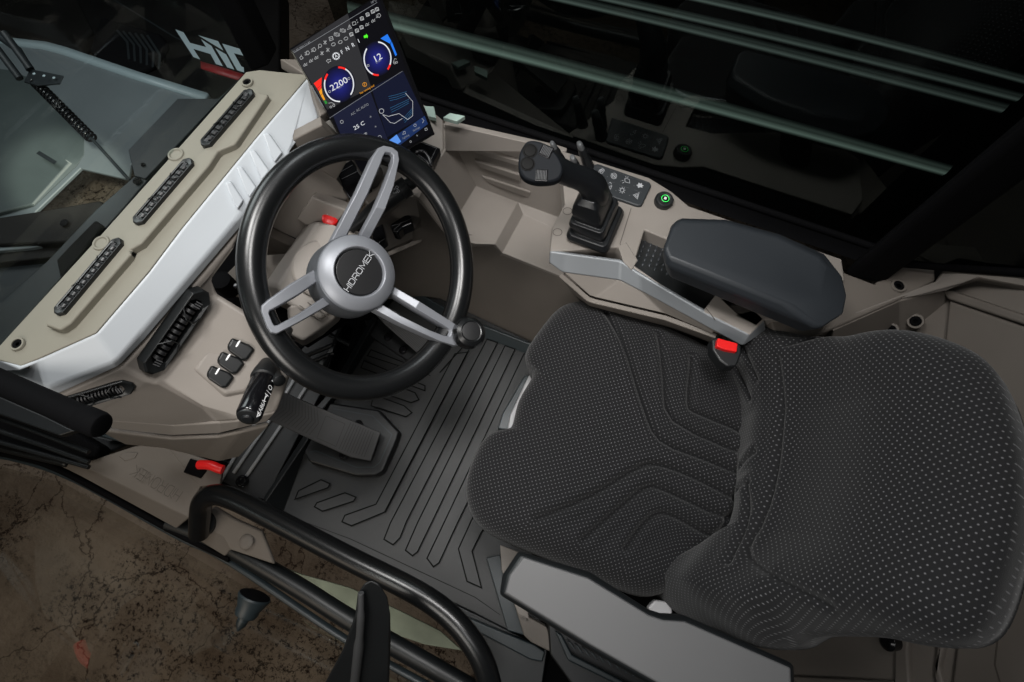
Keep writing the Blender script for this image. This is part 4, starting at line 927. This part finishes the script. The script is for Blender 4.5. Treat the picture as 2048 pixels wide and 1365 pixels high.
pad('backrest', bo, bpl, .04, (1720, 960), seat, gr2, bb_, nseg=420, nring=140, power=6, uvdir=Vector((1, 0, .8)), uvrot=math.radians(4), gd=.006, gw=.005, uvs=1.1)
ls = [(1047, 1114), (1176, 1156), (1297, 1230), (1326, 1240), (1369, 1243), (1581, 1336), (1584, 1400), (1560, 1460), (1330, 1375), (1180, 1290), (1010, 1186), (1020, 1150)]
lm = [(1036, 1102), (1180, 1144), (1297, 1219), (1330, 1230), (1372, 1232), (1588, 1328), (1593, 1400), (1570, 1490), (1320, 1382), (1176, 1300), (998, 1190), (1004, 1150)]
zl = .66
low = [P(x, y, zl-.010)-Vector((0, 0, .035)) for x, y in lm]; cl_ = sum(low, Vector())/len(low); low = [l+(cl_-l)*.03 for l in low]
ar = loft('armrest', [[(x, y, zl) for x, y in ls], [(x, y, zl-.012) for x, y in ls]], 'armL', seat, .003, 4)
loft('armrest_shell', [[(x+(x2-x)*.25, y+(y2-y)*.25, zl-.002) for (x, y), (x2, y2) in zip(ls, lm)], [(x, y, zl-.012) for x, y in lm], low], 'frame', ar, .004, 3)
prism('seat_plate', [(1015, 858), (1020, 830), (1058, 750), (1075, 745), (1120, 900), (1040, 870)], .36, .02, 'seatplate', seat, .004)
prism('plate_skirt', [(995, 858), (1005, 826), (1050, 750), (1060, 752), (1022, 830), (1017, 860)], .34, .03, 'frame_edge', seat, .003)
prism('side_cover', [(1296, 1216), (1310, 1200), (1345, 1205), (1345, 1240), (1310, 1238)], .42, .02, 'seatplate', seat, .004)
prism('seat_base', [(1060, 1100), (1110, 640), (1440, 720), (1480, 1100), (1400, 1260), (1180, 1220)], .30, .25, 'dull', seat, .01)
prism('hinge_cover', [(1540, 1262), (1650, 1255), (1612, 1288), (1575, 1300), (1520, 1296)], .50, .03, 'frame_edge', seat, .006)
# seat belt buckle
sbk = root('seat_belt_buckle', 'black seat belt buckle with bright red release button between seat and console', 'buckle', P(1450, 700, .45))
bk = prism('buckle_body', [(1424, 678), (1434, 674), (1482, 689), (1484, 706), (1474, 732), (1456, 734), (1440, 722), (1425, 700)], .605, .03, 'black', sbk, .004)
prism('release_button', [(1436, 676), (1476, 687), (1474, 704), (1452, 700), (1433, 693)], .614, .02, 'red', sbk, .002)
tube('buckle_stalk', [P(1458, 718, .56), P(1450, 730, .46), P(1430, 740, .36)], .010, 'dull', sbk, 12)
for l in ([(1335, 632), (1360, 640), (1345, 668), (1320, 660)], [(1390, 655), (1425, 668), (1430, 690), (1400, 690)]):
    tag(prism('seat_bracket', l, .40, .12, 'gloss', None, .003), 'small black metal bracket below the silver console edge'+(', nearer the wheel' if l[0][0] < 1350 else ', beside the red buckle'), 'bracket')
# ================================================================ REAR AND RIGHT REAR TRIM
zr = .60
rt_ = root('rear_corner_trim', 'beige rear corner trim with black screws behind the right armrest', 'trim panel', P(1780, 600, .5))
prism('corner_ledge', [(1684, 520), (1690, 545), (1751, 568), (1785, 531), (1871, 537), (1872, 561), (1799, 600), (1662, 660), (1560, 700), (1540, 640), (1640, 560)], zr-.01, .05, 'beige_shade', rt_, .005)
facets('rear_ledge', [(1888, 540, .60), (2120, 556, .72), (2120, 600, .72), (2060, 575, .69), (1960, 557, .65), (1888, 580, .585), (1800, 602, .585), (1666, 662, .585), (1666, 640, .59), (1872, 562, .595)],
       [(0, 1, 2, 3, 4, 5, 6, 7, 8, 9)], 'beige_shade', rt_, .004, .02, 60)
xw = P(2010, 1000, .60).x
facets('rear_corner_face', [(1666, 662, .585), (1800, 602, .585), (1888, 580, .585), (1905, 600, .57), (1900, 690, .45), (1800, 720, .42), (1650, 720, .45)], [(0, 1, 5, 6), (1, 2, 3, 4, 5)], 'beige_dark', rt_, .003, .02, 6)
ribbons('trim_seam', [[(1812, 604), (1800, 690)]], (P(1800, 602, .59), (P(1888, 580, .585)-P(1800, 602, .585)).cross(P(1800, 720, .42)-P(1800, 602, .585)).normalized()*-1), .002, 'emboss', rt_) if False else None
screw(rt_, 1797, 572, zr-.009, .010, 'screw', 'beige_shade')
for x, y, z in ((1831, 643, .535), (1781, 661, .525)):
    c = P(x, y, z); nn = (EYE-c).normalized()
    w_ = lathe('screw_cup', c, nn, [(.015, 0), (.0135, .004), (.010, .004), (.0095, -.001)], 'beige_shade', rt_, 28, close=False)
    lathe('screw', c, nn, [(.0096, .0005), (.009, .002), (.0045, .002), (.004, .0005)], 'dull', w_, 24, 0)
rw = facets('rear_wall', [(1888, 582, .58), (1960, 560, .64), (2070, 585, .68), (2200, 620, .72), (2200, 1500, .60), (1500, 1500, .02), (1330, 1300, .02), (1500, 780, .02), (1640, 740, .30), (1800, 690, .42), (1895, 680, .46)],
       [(0, 1, 2, 3, 4, 5, 6, 7, 8, 9, 10)], 'beige_dark', None, 0, .0, 60); rw['kind'] = 'structure'
# refit the wall to one plane
wpa, wpb, wpc = P(1888, 600, .56), P(1480, 900, .02), P(1600, 1365, .10)
rwn = (wpb-wpa).cross(wpc-wpa).normalized(); rwn = rwn if rwn.dot(EYE-wpa) > 0 else -rwn
rwp = (wpa, rwn)
for v_, q_ in zip(rw.data.vertices, [(1888, 582), (1960, 560), (2070, 580), (2300, 620), (2300, 1600), (1400, 1600), (1200, 1300), (1450, 780), (1640, 700), (1800, 660), (1850, 620)]): v_.co = Q(*q_, rwp)
rw.data.update()
rpn = slab('rear_panel', [(1905, 602), (2200, 705), (2200, 1600), (1900, 1600), (1905, 1420), (1925, 1260), (1960, 1120), (1960, 800), (1896, 690)], rwp, .012, 'beige_shade', rw, .006)
slab('rear_ridge', [(1895, 585), (1912, 583), (2200, 680), (2200, 700), (1906, 602)], rwp, .018, 'beige_shade', rw, .005)
slab('lower_rib', [(1798, 1270), (1826, 1270), (1824, 1310), (1830, 1400), (1808, 1400), (1796, 1365)], rwp, .012, 'beige_dark', rw, .005)
slab('lower_rib', [(1882, 1280), (1900, 1278), (1886, 1335), (1905, 1400), (1888, 1400), (1876, 1350)], rwp, .012, 'beige_dark', rw, .005)
slab('lower_rib', [(1590, 1352), (1795, 1362), (1795, 1380), (1590, 1370)], rwp, .012, 'beige_dark', rw, .005)
ribbons('wall_line', [[(2020, 1085), (2036, 1110), (2028, 1228), (2000, 1240), (1990, 1330), (2005, 1380)], [(2040, 905), (2048, 912)]], (rwp[0]+rwn*.012, rwn), .0025, 'emboss', rw)
tag(lathe('wall_knob', Q(1783, 1284, (rwp[0]+rwn*.02, rwn)), rwn, [(.014, -.03), (.016, 0), (.016, .012), (.010, .016)], 'gloss', None, 28), 'small round black knob on the rear wall below the seat back', 'knob')
# ================================================================ WINDOWS, PILLARS
tp1, tp2 = P(888, 240, zr), P(1684, 510, zr)
wv_ = (tp2-tp1); wv_.z = 0; wv_.normalize(); wnn = Vector((wv_.y, -wv_.x, 0)); wnn = wnn if wnn.y < 0 else -wnn
WO = .045
wp0 = tp1-wnn*WO
gA = tp1-wv_*.25-wnn*WO; gB = tp2+wv_*.06-wnn*WO
tag(mesh('window_ledge', [tp1-wv_*.25-UP*.002, tp2+wv_*.06-UP*.002, gB-UP*.002, gA-UP*.002, gA-UP*.05, gB-UP*.05], [(0, 1, 2, 3), (3, 2, 5, 4)], 'dull', None), 'black ledge between the beige console edge and the tinted side window', 'ledge')
sg = mesh('side_window', [gA, gB, gB+UP*.85, gA+UP*.85], [(0, 1, 2, 3)], 'tint', None, fix=False)
tag(sg, 'large dark tinted side window reflecting the console and key pad', 'window')
tag(tube('window_seal', [gA+UP*.002-wnn*-.006, gB+UP*.002-wnn*-.006], .007, 'dull'), 'thin black rubber seal along the foot of the tinted side window', 'seal')
# added black plate beyond the window, covers the ground and keeps the pane dark
ob_ = mesh('dark_backing', [gA-wnn*.03-UP*.08, gB-wnn*.03-UP*.08+wv_*1.2, gB-wnn*4-UP*.4+wv_*1.2, gA-wnn*4-UP*.4-wv_*.3], [(0, 1, 2, 3)], 'ext_black', None)
tag(ob_, 'added flat black plate beyond the tinted side window, keeping it dark', 'backing plate')
def streak(a, b, w0, w1, off, m, label):  # glowing strip standing in for a light streak mirrored in the window
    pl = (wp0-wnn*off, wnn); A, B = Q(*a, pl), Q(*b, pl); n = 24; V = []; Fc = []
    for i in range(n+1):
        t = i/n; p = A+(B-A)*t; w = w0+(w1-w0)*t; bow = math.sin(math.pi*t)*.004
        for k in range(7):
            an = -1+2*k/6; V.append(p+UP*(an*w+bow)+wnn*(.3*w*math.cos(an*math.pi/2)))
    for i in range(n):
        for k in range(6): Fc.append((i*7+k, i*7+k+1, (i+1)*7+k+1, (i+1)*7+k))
    o = mesh('light_streak', V, Fc, m, None, fix=False)
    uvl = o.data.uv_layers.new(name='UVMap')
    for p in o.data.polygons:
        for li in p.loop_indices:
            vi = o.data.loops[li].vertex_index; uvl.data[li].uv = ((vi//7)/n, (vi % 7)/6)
    tag(o, label, 'rail', 'painted light streaks behind the side window')  # glowing strips standing in for mirrored light, not real rails
streak((700, 22), (1895, 342), .022, .013, .03, 'streak', 'broad painted pale green light streak crossing the dark side window, lowest of its group')
streak((1040, -22), (2010, 218), .009, .009, .05, 'streak_dim', 'slim painted grey green light streak, second up of the group in the dark window')
streak((1130, -22), (2040, 196), .008, .008, .06, 'streak_dim', 'slim painted grey green light streak, third up of the group in the dark window')
streak((1330, -18), (2080, 168), .007, .007, .07, 'streak_dim', 'thin faint painted light streak, uppermost of the group in the dark window')
pb = P(1737, 548, zr)
def post(name, pts, z0, z1, m, label, lean=(0, 0)):
    lo = [P(x, y, z0) for x, y in pts]; hi = [l+UP*(z1-z0)+Vector((lean[0], lean[1], 0)) for l in lo]
    return tag(loft(name, [hi, lo], m, None, .006), label, 'pillar')
post('window_pillar', [(1688, 546), (1700, 556), (1751, 566), (1772, 562), (1785, 530), (1712, 520)], .585, 1.25, 'dull', 'thick black window pillar rising behind the right armrest')
post('window_pillar', [(503, 146), (540, 132), (556, 100), (530, 60), (505, 72)], .76, 1.3, 'dull', 'black front corner pillar between windscreen and touchscreen')
# rear quarter window: dark pane behind the pillar
rq = [P(1785, 527, .60), P(1888, 536, .61), P(2120, 552, .73)]
up_ = Vector((0, 0, .7))
tag(mesh('quarter_window', [rq[0], rq[1], rq[2], rq[2]+up_, rq[1]+up_, rq[0]+up_], [(0, 1, 4, 5), (1, 2, 3, 4)], 'tint', None, fix=False), 'dark rear quarter window beyond the thick black pillar', 'window')
tag(tube('window_seal', [r_+UP*.003 for r_ in rq], .008, 'dull'), 'black rubber seal under the rear quarter window', 'seal')
for l, lb in (([(848, 212), (868, 213), (872, 236), (857, 233)], 'small pale green glass edge beside the touchscreen'), ([(886, 235), (900, 226), (930, 232), (914, 243)], 'pale green glass corner at the foot of the side window')):
    tag(prism('glass_edge', l, .645, .01, 'greenglass', None, .001), lb, 'glass edge')
# windscreen
e1, e2 = P(-160, 872, .80), P(500, 133, .80)
tag(mesh('windscreen', [e1, e2, e2+UP*.65, e1+UP*.65], [(0, 1, 2, 3)], 'clear', None, fix=False), 'clear windscreen pane standing along the outer dashboard edge', 'window')
# ================================================================ EXTERIOR AHEAD
hd_ = root('engine_hood', 'pale blue grey engine hood seen through the windscreen', 'hood', P(200, 250, 0))
zh = .15
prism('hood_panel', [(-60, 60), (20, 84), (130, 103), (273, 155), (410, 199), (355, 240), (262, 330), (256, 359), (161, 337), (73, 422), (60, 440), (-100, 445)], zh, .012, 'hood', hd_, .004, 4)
ribbons('hood_edge_highlight', [[(-60, 64), (20, 84), (90, 92), (130, 103), (273, 152), (405, 193)]], zh+.004, .030, 'hood_light', hd_, .004, .02)
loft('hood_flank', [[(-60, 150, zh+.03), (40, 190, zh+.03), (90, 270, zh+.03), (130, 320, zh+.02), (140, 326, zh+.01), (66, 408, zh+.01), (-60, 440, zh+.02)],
                    [(-60, 110, zh-.03), (90, 130, zh-.03), (170, 270, zh-.0), (170, 310, zh-.0), (156, 332, zh-.0), (66, 416, zh-.0), (-60, 450, zh-.0)]], 'hood_shade', hd_, .03, 4)
ribbons('hood_slot', [[(80, 308), (110, 326)]], zh+.040, .012, 'ext_slate', hd_, .004)
dk = prism('front_platform', [(355, 197), (437, 197), (492, 143), (290, 358), (268, 352), (256, 300)], .50, .05, 'ext_slate', None, .006); tag(dk, 'dark angular platform plate below the windscreen, beside the hood', 'plate')
lathe('rivet', P(286, 330, .502), UP, [(.005, 0), (.004, .003)], 'dull', dk, 12)
cf = root('cowl_frame', 'black and slate cowl framework outside the windscreen at the left', 'frame', P(120, 480, .4))
prism('cowl_strip', [(268, 352), (295, 360), (205, 462), (0, 692), (-40, 720), (-40, 640), (95, 520), (190, 420)], .52, .04, 'ext_slate', cf, .004)
prism('cross_beam', [(-40, 440), (70, 423), (200, 400), (212, 415), (130, 485), (-40, 492)], .48, .05, 'ext_brown', cf, .006)
prism('pale_bar', [(-40, 492), (60, 479), (135, 472), (142, 480), (60, 496), (-40, 506)], .47, .02, 'hood', cf, .003)
prism('lower_beam', [(-40, 506), (140, 484), (110, 515), (-40, 530)], .46, .03, 'ext_brown', cf, .004)
prism('inner_box', [(142, 488), (190, 440), (205, 450), (120, 560), (112, 520)], .53, .02, 'dull', cf, .004)
prism('side_plate', [(-40, 530), (112, 518), (122, 552), (0, 690), (-40, 720)], .44, .03, 'ext_slate', cf, .004)
lathe('round_mount', P(8, 640, .50), UP, [(.035, -.03), (.035, .0), (.028, .008)], 'dull', cf, 32)
for x, y in ((128, 446), (60, 580), (274, 362), (160, 489)): lathe('bolt', P(x, y, .485 if x < 200 else .525), UP, [(.009, 0), (.009, .001), (.005, .003), (.003, .003)], 'dull', cf, 20)
mb = root('mirror_bracket', 'dark slotted mirror bracket above the engine hood', 'bracket', P(80, 150, .5))
loft('bracket_plate', [[(60, 138, .48), (128, 152, .50), (120, 168, .50), (75, 172, .48), (48, 164, .46)], [(60, 140, .465), (128, 154, .485), (120, 170, .485), (75, 174, .465), (48, 166, .445)]], 'ext_slate', mb, .002)
for l in ([(8, 66, .52), (62, 140, .48)], [(-10, 92, .5), (40, 158, .46)], [(-5, 70, .5), (36, 100, .5), (60, 140, .48)]): tube('bracket_bar', [P(*p) for p in l], .009, 'ext_slate', mb, 10)
for x, y in ((68, 148), (88, 152), (108, 156)): lathe('hole', P(x, y, .50), UP, [(.004, 0), (.003, .001)], 'hood_light', mb, 12)
rd = root('spring_rod', 'thin black rod wound with a coiled cable in front of the hood', 'rod', P(130, 220, .4))
r0, r1, r2 = P(72, 166, .46), P(184, 278, .44), P(258, 360, .50)
tube('rod', [r0, r1, r2], .0035, 'ext_slate', rd, 10)
cpts = []; dd = (r1-r0); L_ = dd.length; dd.normalize(); uu, vv2, _n = basis(dd, UP)
for i in range(18*14+1): a = i/14*2*math.pi; cpts.append(r0+dd*(L_*i/(18*14))+uu*.011*math.cos(a)+vv2*.011*math.sin(a))
tube('coil', cpts, .0034, 'gloss', rd, 6)
fd = root('front_fender', 'black front fender with pale lettering and a red stripe, beyond windscreen', 'fender', P(380, 120, .1))
zf = .05
prism('fender_panel', [(250, -40), (560, -40), (560, 160), (492, 160), (430, 205), (395, 190), (300, 155), (200, 95), (130, -40)], zf, .10, 'ext_black', fd, .01)
prism('fender_arch', [(200, 30), (250, 45), (320, 65), (335, 85), (318, 125), (270, 148), (210, 125), (175, 100)], zf+.02, .03, 'dull', fd, .015)
for k in range(6): ribbons('arch_rib', [[(235+k*12, 62+k*2), (255+k*13, 85+k*5), (258+k*12, 118+k*4)]], zf+.0205, .008, 'ext_slate', fd, .001)
ribbons('fender_crease', [[(228, 0), (350, 75), (372, 85)]], zf+.001, .006, 'ext_slate', fd)
prism('rear_mass', [(-60, -60), (230, -60), (200, 45), (150, 95), (90, 88), (-60, 60)], zf-.02, .06, 'ext_brown', fd, .02)
DZ = lambda x, y: (x*.3418, y*.3418)
DY = lambda x, y: (340+x*.09524, 40+y*.09524)
dec = [[(110, 200), (285, 265), (420, 485), (760, 575), (650, 405), (870, 550), (1110, 975), (965, 930), (850, 720), (490, 610), (635, 835), (490, 780)],
       [(950, 595), (1180, 730), (1350, 1045), (1205, 1000)], [(590, 325), (1010, 450), (1120, 645)],
       [(1095, 500), (1500, 620), (1540, 755), (1340, 700), (1500, 980), (1550, 1000), (1555, 1105), (1410, 1060)]]
V, Fc = [], []
for l in dec:
    k = len(V); V += [P(*DY(x, y), zf+.003) for x, y in l]; Fc.append(tuple(range(k, k+len(l))))
dc = mesh('decal_lettering', V, Fc, 'decal', fd, fix=False, smooth=False)
bm = bmesh.new(); bm.from_mesh(dc.data); bmesh.ops.triangulate(bm, faces=bm.faces); bmesh.ops.recalc_face_normals(bm, faces=bm.faces); bm.to_mesh(dc.data); bm.free()
prism('red_stripe', [DY(640, 870), DY(1100, 1000), DY(1560, 1146), DY(1420, 1262), DY(1000, 1135), DY(650, 1020)], zf+.004, .004, 'red2', fd, 0)
# ================================================================ DOOR SIDE (lower left)
zs0 = .06
sl = root('sill_trim', 'beige sill trim embossed with lettering beside the red lever', 'trim panel', P(260, 970, .05))
facets('trim_panel', [(139, 912, .10), (182, 921, .10), (267, 893, .10), (326, 884, .10), (372, 907, .10), (440, 950, .10), (438, 966, .10), (402, 972, .095), (384, 1000, .09), (380, 1024, .085), (352, 1058, .04), (130, 936, .05), (141, 921, .095), (378, 1036, .08)],
       [(0, 1, 2, 3, 4, 5, 6, 7, 8, 9, 13, 12), (12, 13, 10, 11)], 'beige_shade', sl, .008, .012, 6)
facets('lever_panel', [(326, 884, .102), (372, 905, .104), (430, 925, .104), (445, 940, .104), (440, 968, .103), (398, 974, .102)], [(0, 1, 2, 3, 4, 5)], 'beige_shade', sl, .003, .01)
loft('pocket', [[(236, 912, .102), (250, 904, .102), (276, 905, .102), (270, 916, .102), (250, 922, .102)], [(238, 914, .098), (250, 906, .098), (276, 907, .098), (270, 918, .098), (250, 924, .098)]], 'beige_shade', sl, .003)
eo = P(366, 984, .113); ee = P(272, 930, .113); eu = ee-eo; ev = UP.cross(eu.normalized())
nn_ = sum(ADV[c] for c in 'HIDROMEK')
wordmark('lettering', eo, eu/nn_, ev*.026, UP, .0018, 'emboss', sl)
facets('sill_trim_rear', [(427, 1014, .10), (470, 1040, .10), (523, 1064, .10), (549, 1131, .05), (460, 1101, .06), (449, 1115, .05), (386, 1076, .05), (400, 1050, .085), (446, 1075, .085), (404, 1036, .10)],
       [(0, 1, 2, 3, 4, 8, 7, 9), (7, 8, 4, 5, 6)], 'beige_shade', sl, .008, .012, 6)
lathe('dimple', P(492, 1084, .088), UP, [(.018, 0), (.014, .003), (.008, .004), (.003, .0035)], 'beige_shade', sl, 28)
lv = root('red_lever', 'small bent bright red lever in a black slot on the sill trim', 'lever', P(400, 935, .12))
prism('slot_plate', [(380, 917), (407, 926), (412, 942), (400, 957), (366, 945)], .108, .006, 'dull', lv, .002)
tube('handle', smooth_path([P(x, y, z) for x, y, z in ((398, 930, .13), (412, 930, .135), (424, 932, .138), (436, 937, .138), (446, 940, .136))], 4), .0115, 'red', lv, 20)
# black frame members
df = root('cab_door', 'cab door with clear glass, black lower frame and tall curved blade handle', 'cab door', P(700, 1250, -.02))
def bar(name, pts, rad, m, parent, sq=.7, z=None): return tube(name, smooth_path([P(*p) for p in pts], 6), rad, m, parent, 20, sq=sq)
bar('lower_bar', [(340, 1046, -.01), (400, 1068, -.01), (465, 1098, -.01), (600, 1177, -.01), (700, 1240, -.01), (860, 1332, -.01), (1100, 1470, -.01)], .024, 'frame', df, 1)
bar('door_seal', [(-60, 897, -.0), (40, 914, -.0), (130, 945, -.0), (350, 1064, -.0), (460, 1118, -.0)], .009, 'dull', df, 1)
bar('outer_edge', [(-60, 905, -.02), (40, 920, -.02), (156, 962, -.02), (352, 1070, -.02), (460, 1124, -.02), (690, 1278, -.02), (890, 1390, -.02)], .010, 'frame_edge', df)
prism('front_post_foot', [(-60, 820), (60, 845), (200, 870), (262, 885), (190, 918), (140, 908), (128, 935), (-60, 890)], .04, .05, 'black', df, .01)
prism('front_sheet', [(200, 848), (270, 860), (380, 892), (455, 925), (330, 884), (262, 890), (180, 868)], .10, .04, 'frame_edge', df, .004)
prism('rear_sill', [(1000, 1262), (1070, 1290), (1091, 1304), (1085, 1325), (1060, 1320), (900, 1235), (905, 1222)], .02, .06, 'frame_edge', df, .004)
prism('sill_step', [(560, 1040), (700, 1108), (950, 1228), (1095, 1300), (1080, 1400), (1010, 1390), (975, 1290), (930, 1240), (700, 1130)], -.006, .05, 'frame', df, .003)
gr = root('grab_rail', 'thick curved black tubular grab rail along the door opening', 'grab rail', P(700, 1110, .3))
rp = [(398, 1068, .10), (400, 1030, .16), (406, 1003, .20), (428, 990, .23), (470, 1000, .25), (560, 1045, .27), (700, 1118, .29), (820, 1178, .30), (885, 1220, .30), (932, 1268, .30), (968, 1330, .29), (990, 1420, .26)]
tube('rail_tube', smooth_path([P(*p) for p in rp], 6), .0235, 'rim', gr, 28)
lathe('mounting_foot', P(410, 1048, .09), UP, [(.03, 0), (.03, .012), (.022, .02)], 'frame', gr, 28)
hl = [(640, 1380), (684, 1298), (709, 1227), (714, 1186), (725, 1166), (741, 1158), (761, 1167), (775, 1192), (781, 1227), (782, 1274), (778, 1380)]
zz_ = [.36, .46, .52, .55, .56, .565, .56, .55, .52, .46, .36]
top_ = [(x, y, z) for (x, y), z in zip(hl, zz_)]
lowh = [P(*t_)+Vector((0, -.02, -.05)) for t_ in top_]; ch = sum(lowh, Vector())/len(lowh); lowh = [l+(ch-l)*.08 for l in lowh]
hb = loft('door_handle', [top_, lowh], 'black', df, .010, 4)
tube('handle_edge', smooth_path([P(x, y, z+.004) for x, y, z in ((722, 1186, .552), (722, 1230, .525), (718, 1290, .47), (708, 1380, .37))], 5), [.005]*5+[.0065]*5+[.0085]*6, 'handle_grey', hb, 14)
ds = root('door_stop', 'dark conical rubber door stop near the bottom of the door glass', 'door stop', P(500, 1210, .2))
cN = (P(515, 1180, .22)-P(485, 1236, .22)).normalized()
cN = Vector((cN.x, cN.y, .12)).normalized()
lathe('cone', P(502, 1208, .22), cN, [(.002, -.058), (.011, -.044), (.0125, -.028), (.022, -.026), (.025, -.018), (.025, -.010), (.035, .014), (.034, .018), (.028, .019)], 'frame_edge', ds, 48)
lathe('cone_face', P(502, 1208, .22), cN, [(.033, .0182), (.028, .0205), (.001, .021)], 'dull', ds, 40)
dg_a, dg_b = P(-400, 805, -.02), P(300, 1068, -.02)
dl = [P(-300, 850, -.02), P(130, 968, -.02), P(345, 1090, -.02), P(690, 1288, -.02), P(1000, 1460, -.02)]
hi_ = [d_+UP*1.3 for d_ in dl]
mesh('door_glass', dl+hi_, [(i, i+1, 6+i, 5+i) for i in range(4)], 'doorglass', df, fix=False)
fp = root('front_left_post', 'black cylindrical front post crossing the dashboard corner', 'pillar', P(120, 800, .85))
ca, cb, cc_ = P(-120, 712, .80), P(165, 836, .80), P(196, 849, .80)
tube('post_tube', [ca, cb], .0165, 'dull', fp, 40)
tube('post_collar', [cb+(cc_-cb)*-.1, cb, cc_, cc_+(cc_-cb)*.25, cc_+(cc_-cb)*.32], [.0165, .0178, .0178, .016, .012], 'dull', fp, 40)
prism('lower_channel', [(-60, 800), (60, 822), (150, 862), (200, 892), (190, 915), (130, 922), (-60, 885)], .12, .05, 'dull', fp, .01)
prism('channel_plate', [(-60, 775), (0, 793), (90, 832), (150, 862), (118, 872), (0, 830), (-60, 812)], .30, .02, 'frame', fp, .004)
for (ya, yb, zz2) in ((815, 905, .24), (842, 925, .18), (868, 935, .13)): tube('channel_rail', [P(-60, ya, zz2), P(80, (ya+yb)/2+6, zz2), P(178, yb, zz2)], .006, 'frame', fp, 12)
M['pale_green'] = mat('pale_green_sheet', (.24, .27, .20), .8, bump=.4, bscale=60, var=.25)
tag(prism('green_patch', [(548, 1127), (600, 1148), (700, 1176), (800, 1222), (880, 1262), (925, 1302), (850, 1290), (780, 1266), (707, 1230), (620, 1180)], -.25, .01, 'pale_green', None, .002), 'added pale green sheet for the ground and glass edge glimpsed between the grab rail and door frame', 'step')  # added sheet standing in for pale ground and green glass edge
# under the left armrest
sb_ = root('seat_box', 'black lower seat box with vertical slats below the left armrest', 'seat box', P(1200, 1320, .2))
prism('box_panel', [(1095, 1235), (1180, 1270), (1420, 1400), (1400, 1480), (1180, 1420), (1100, 1310)], .12, .1, 'black', sb_, .006)
prism('frame_bar', [(1110, 1262), (1124, 1270), (1145, 1310), (1300, 1390), (1295, 1400), (1136, 1322)], .16, .02, 'frame_edge', sb_, .004)
prisms('slat', [[(1135+k*15, 1282+k*7), (1141+k*15, 1285+k*7), (1152+k*15, 1300+k*7), (1146+k*15, 1298+k*7)] for k in range(14)], .15, .02, 'frame_edge', sb_, .001)
prism('beige_end', [(1032, 1220), (1094, 1255), (1112, 1310), (1062, 1285), (1048, 1272)], .10, .05, 'beige_dark', sb_, .004)
prism('kick_plate', [(972, 1116), (1000, 1110), (1050, 1272), (1015, 1262)], .03, .04, 'frame_edge', sb_, .003)
prism('side_cheek', [(1000, 1090), (1040, 1105), (1060, 1250), (1040, 1240), (1003, 1140)], .10, .05, 'beige', sb_, .003)
# ================================================================ LIGHTS
def area(name, loc, tgt, size, power, col=(1, 1, 1), sy=None, spread=180):
    l = bpy.data.lights.new(name, 'AREA'); l.spread = math.radians(spread); l.energy = power; l.size = size; l.color = col
    if sy: l.shape = 'RECTANGLE'; l.size_y = sy
    o = bpy.data.objects.new(name, l); COL.objects.link(o); o.location = loc
    o.rotation_euler = (Vector(tgt)-Vector(loc)).to_track_quat('-Z', 'Y').to_euler(); return o
area('key_lamp', (-.75, .30, 2.2), (-.65, .35, .6), .42, 6.9, (1, .99, .97), spread=115)
area('cab_fill', (-.05, .35, 2.2), (-.1, .45, .5), .35, 3.6, (1, .98, .96), spread=85)  # added fill light aimed at the console
area('arm_lamp', (.25, -.25, 1.9), (.2, -.1, .6), .35, .35, (1, 1, 1), spread=70)
area('rim_lamp', (-.5, 1.1, 1.9), (-.4, .2, .5), .4, 4, (.93, .97, 1))
area('front_fill', (-1.9, .6, 1.6), (-1.2, .8, .1), .8, 12, (.97, .99, 1))  # added fill light brightening the hood and ground ahead
area('door_fill', (-.35, -.9, 1.5), (-.35, .6, .3), .6, 2.6, (1, .98, .96), spread=80)  # added soft fill from the door side, lifts the kick panel
area('soil_fill', (-.9, -1.3, .9), (-1.1, -1.0, -1), .8, 6, (1, .88, .74), spread=140)  # added warm fill for the soil outside the door
sp_l = bpy.data.lights.new('soil_fill_spot', 'SPOT'); sp_l.energy = 520; sp_l.spot_size = math.radians(9); sp_l.spot_blend = .5; sp_l.shadow_soft_size = .03; sp_l.color = (1, .9, .78)  # added narrow spot near the eye, brightens the soil patch past the hood
sp_o = bpy.data.objects.new('soil_fill_spot', sp_l); COL.objects.link(sp_o); sp_o.location = (-.06, .02, 1.56); sp_o.rotation_euler = (P(165, 385, -1)-sp_o.location).to_track_quat('-Z', 'Y').to_euler()
wd = bpy.data.worlds.new('World'); S.world = wd; wd.use_nodes = True
wd.node_tree.nodes['Background'].inputs[0].default_value = (.75, .82, .85, 1); wd.node_tree.nodes['Background'].inputs[1].default_value = .024
# ================================================================ CAMERA
cam = bpy.data.cameras.new('Camera'); co = bpy.data.objects.new('Camera', cam); COL.objects.link(co)
cam.sensor_width = 36; cam.lens = F/2048*36; cam.clip_start = .02; cam.clip_end = 100
mw = Matrix([[*R[0], 0], [*R[1], 0], [*R[2], H], [0, 0, 0, 1]]); co.matrix_world = mw
S.camera = co
S.view_settings.view_transform = 'Standard'; S.view_settings.look = 'None'; S.view_settings.exposure = 0; S.view_settings.gamma = 1
S.cycles.max_bounces = 8; S.cycles.transparent_max_bounces = 12; S.cycles.use_denoising = True
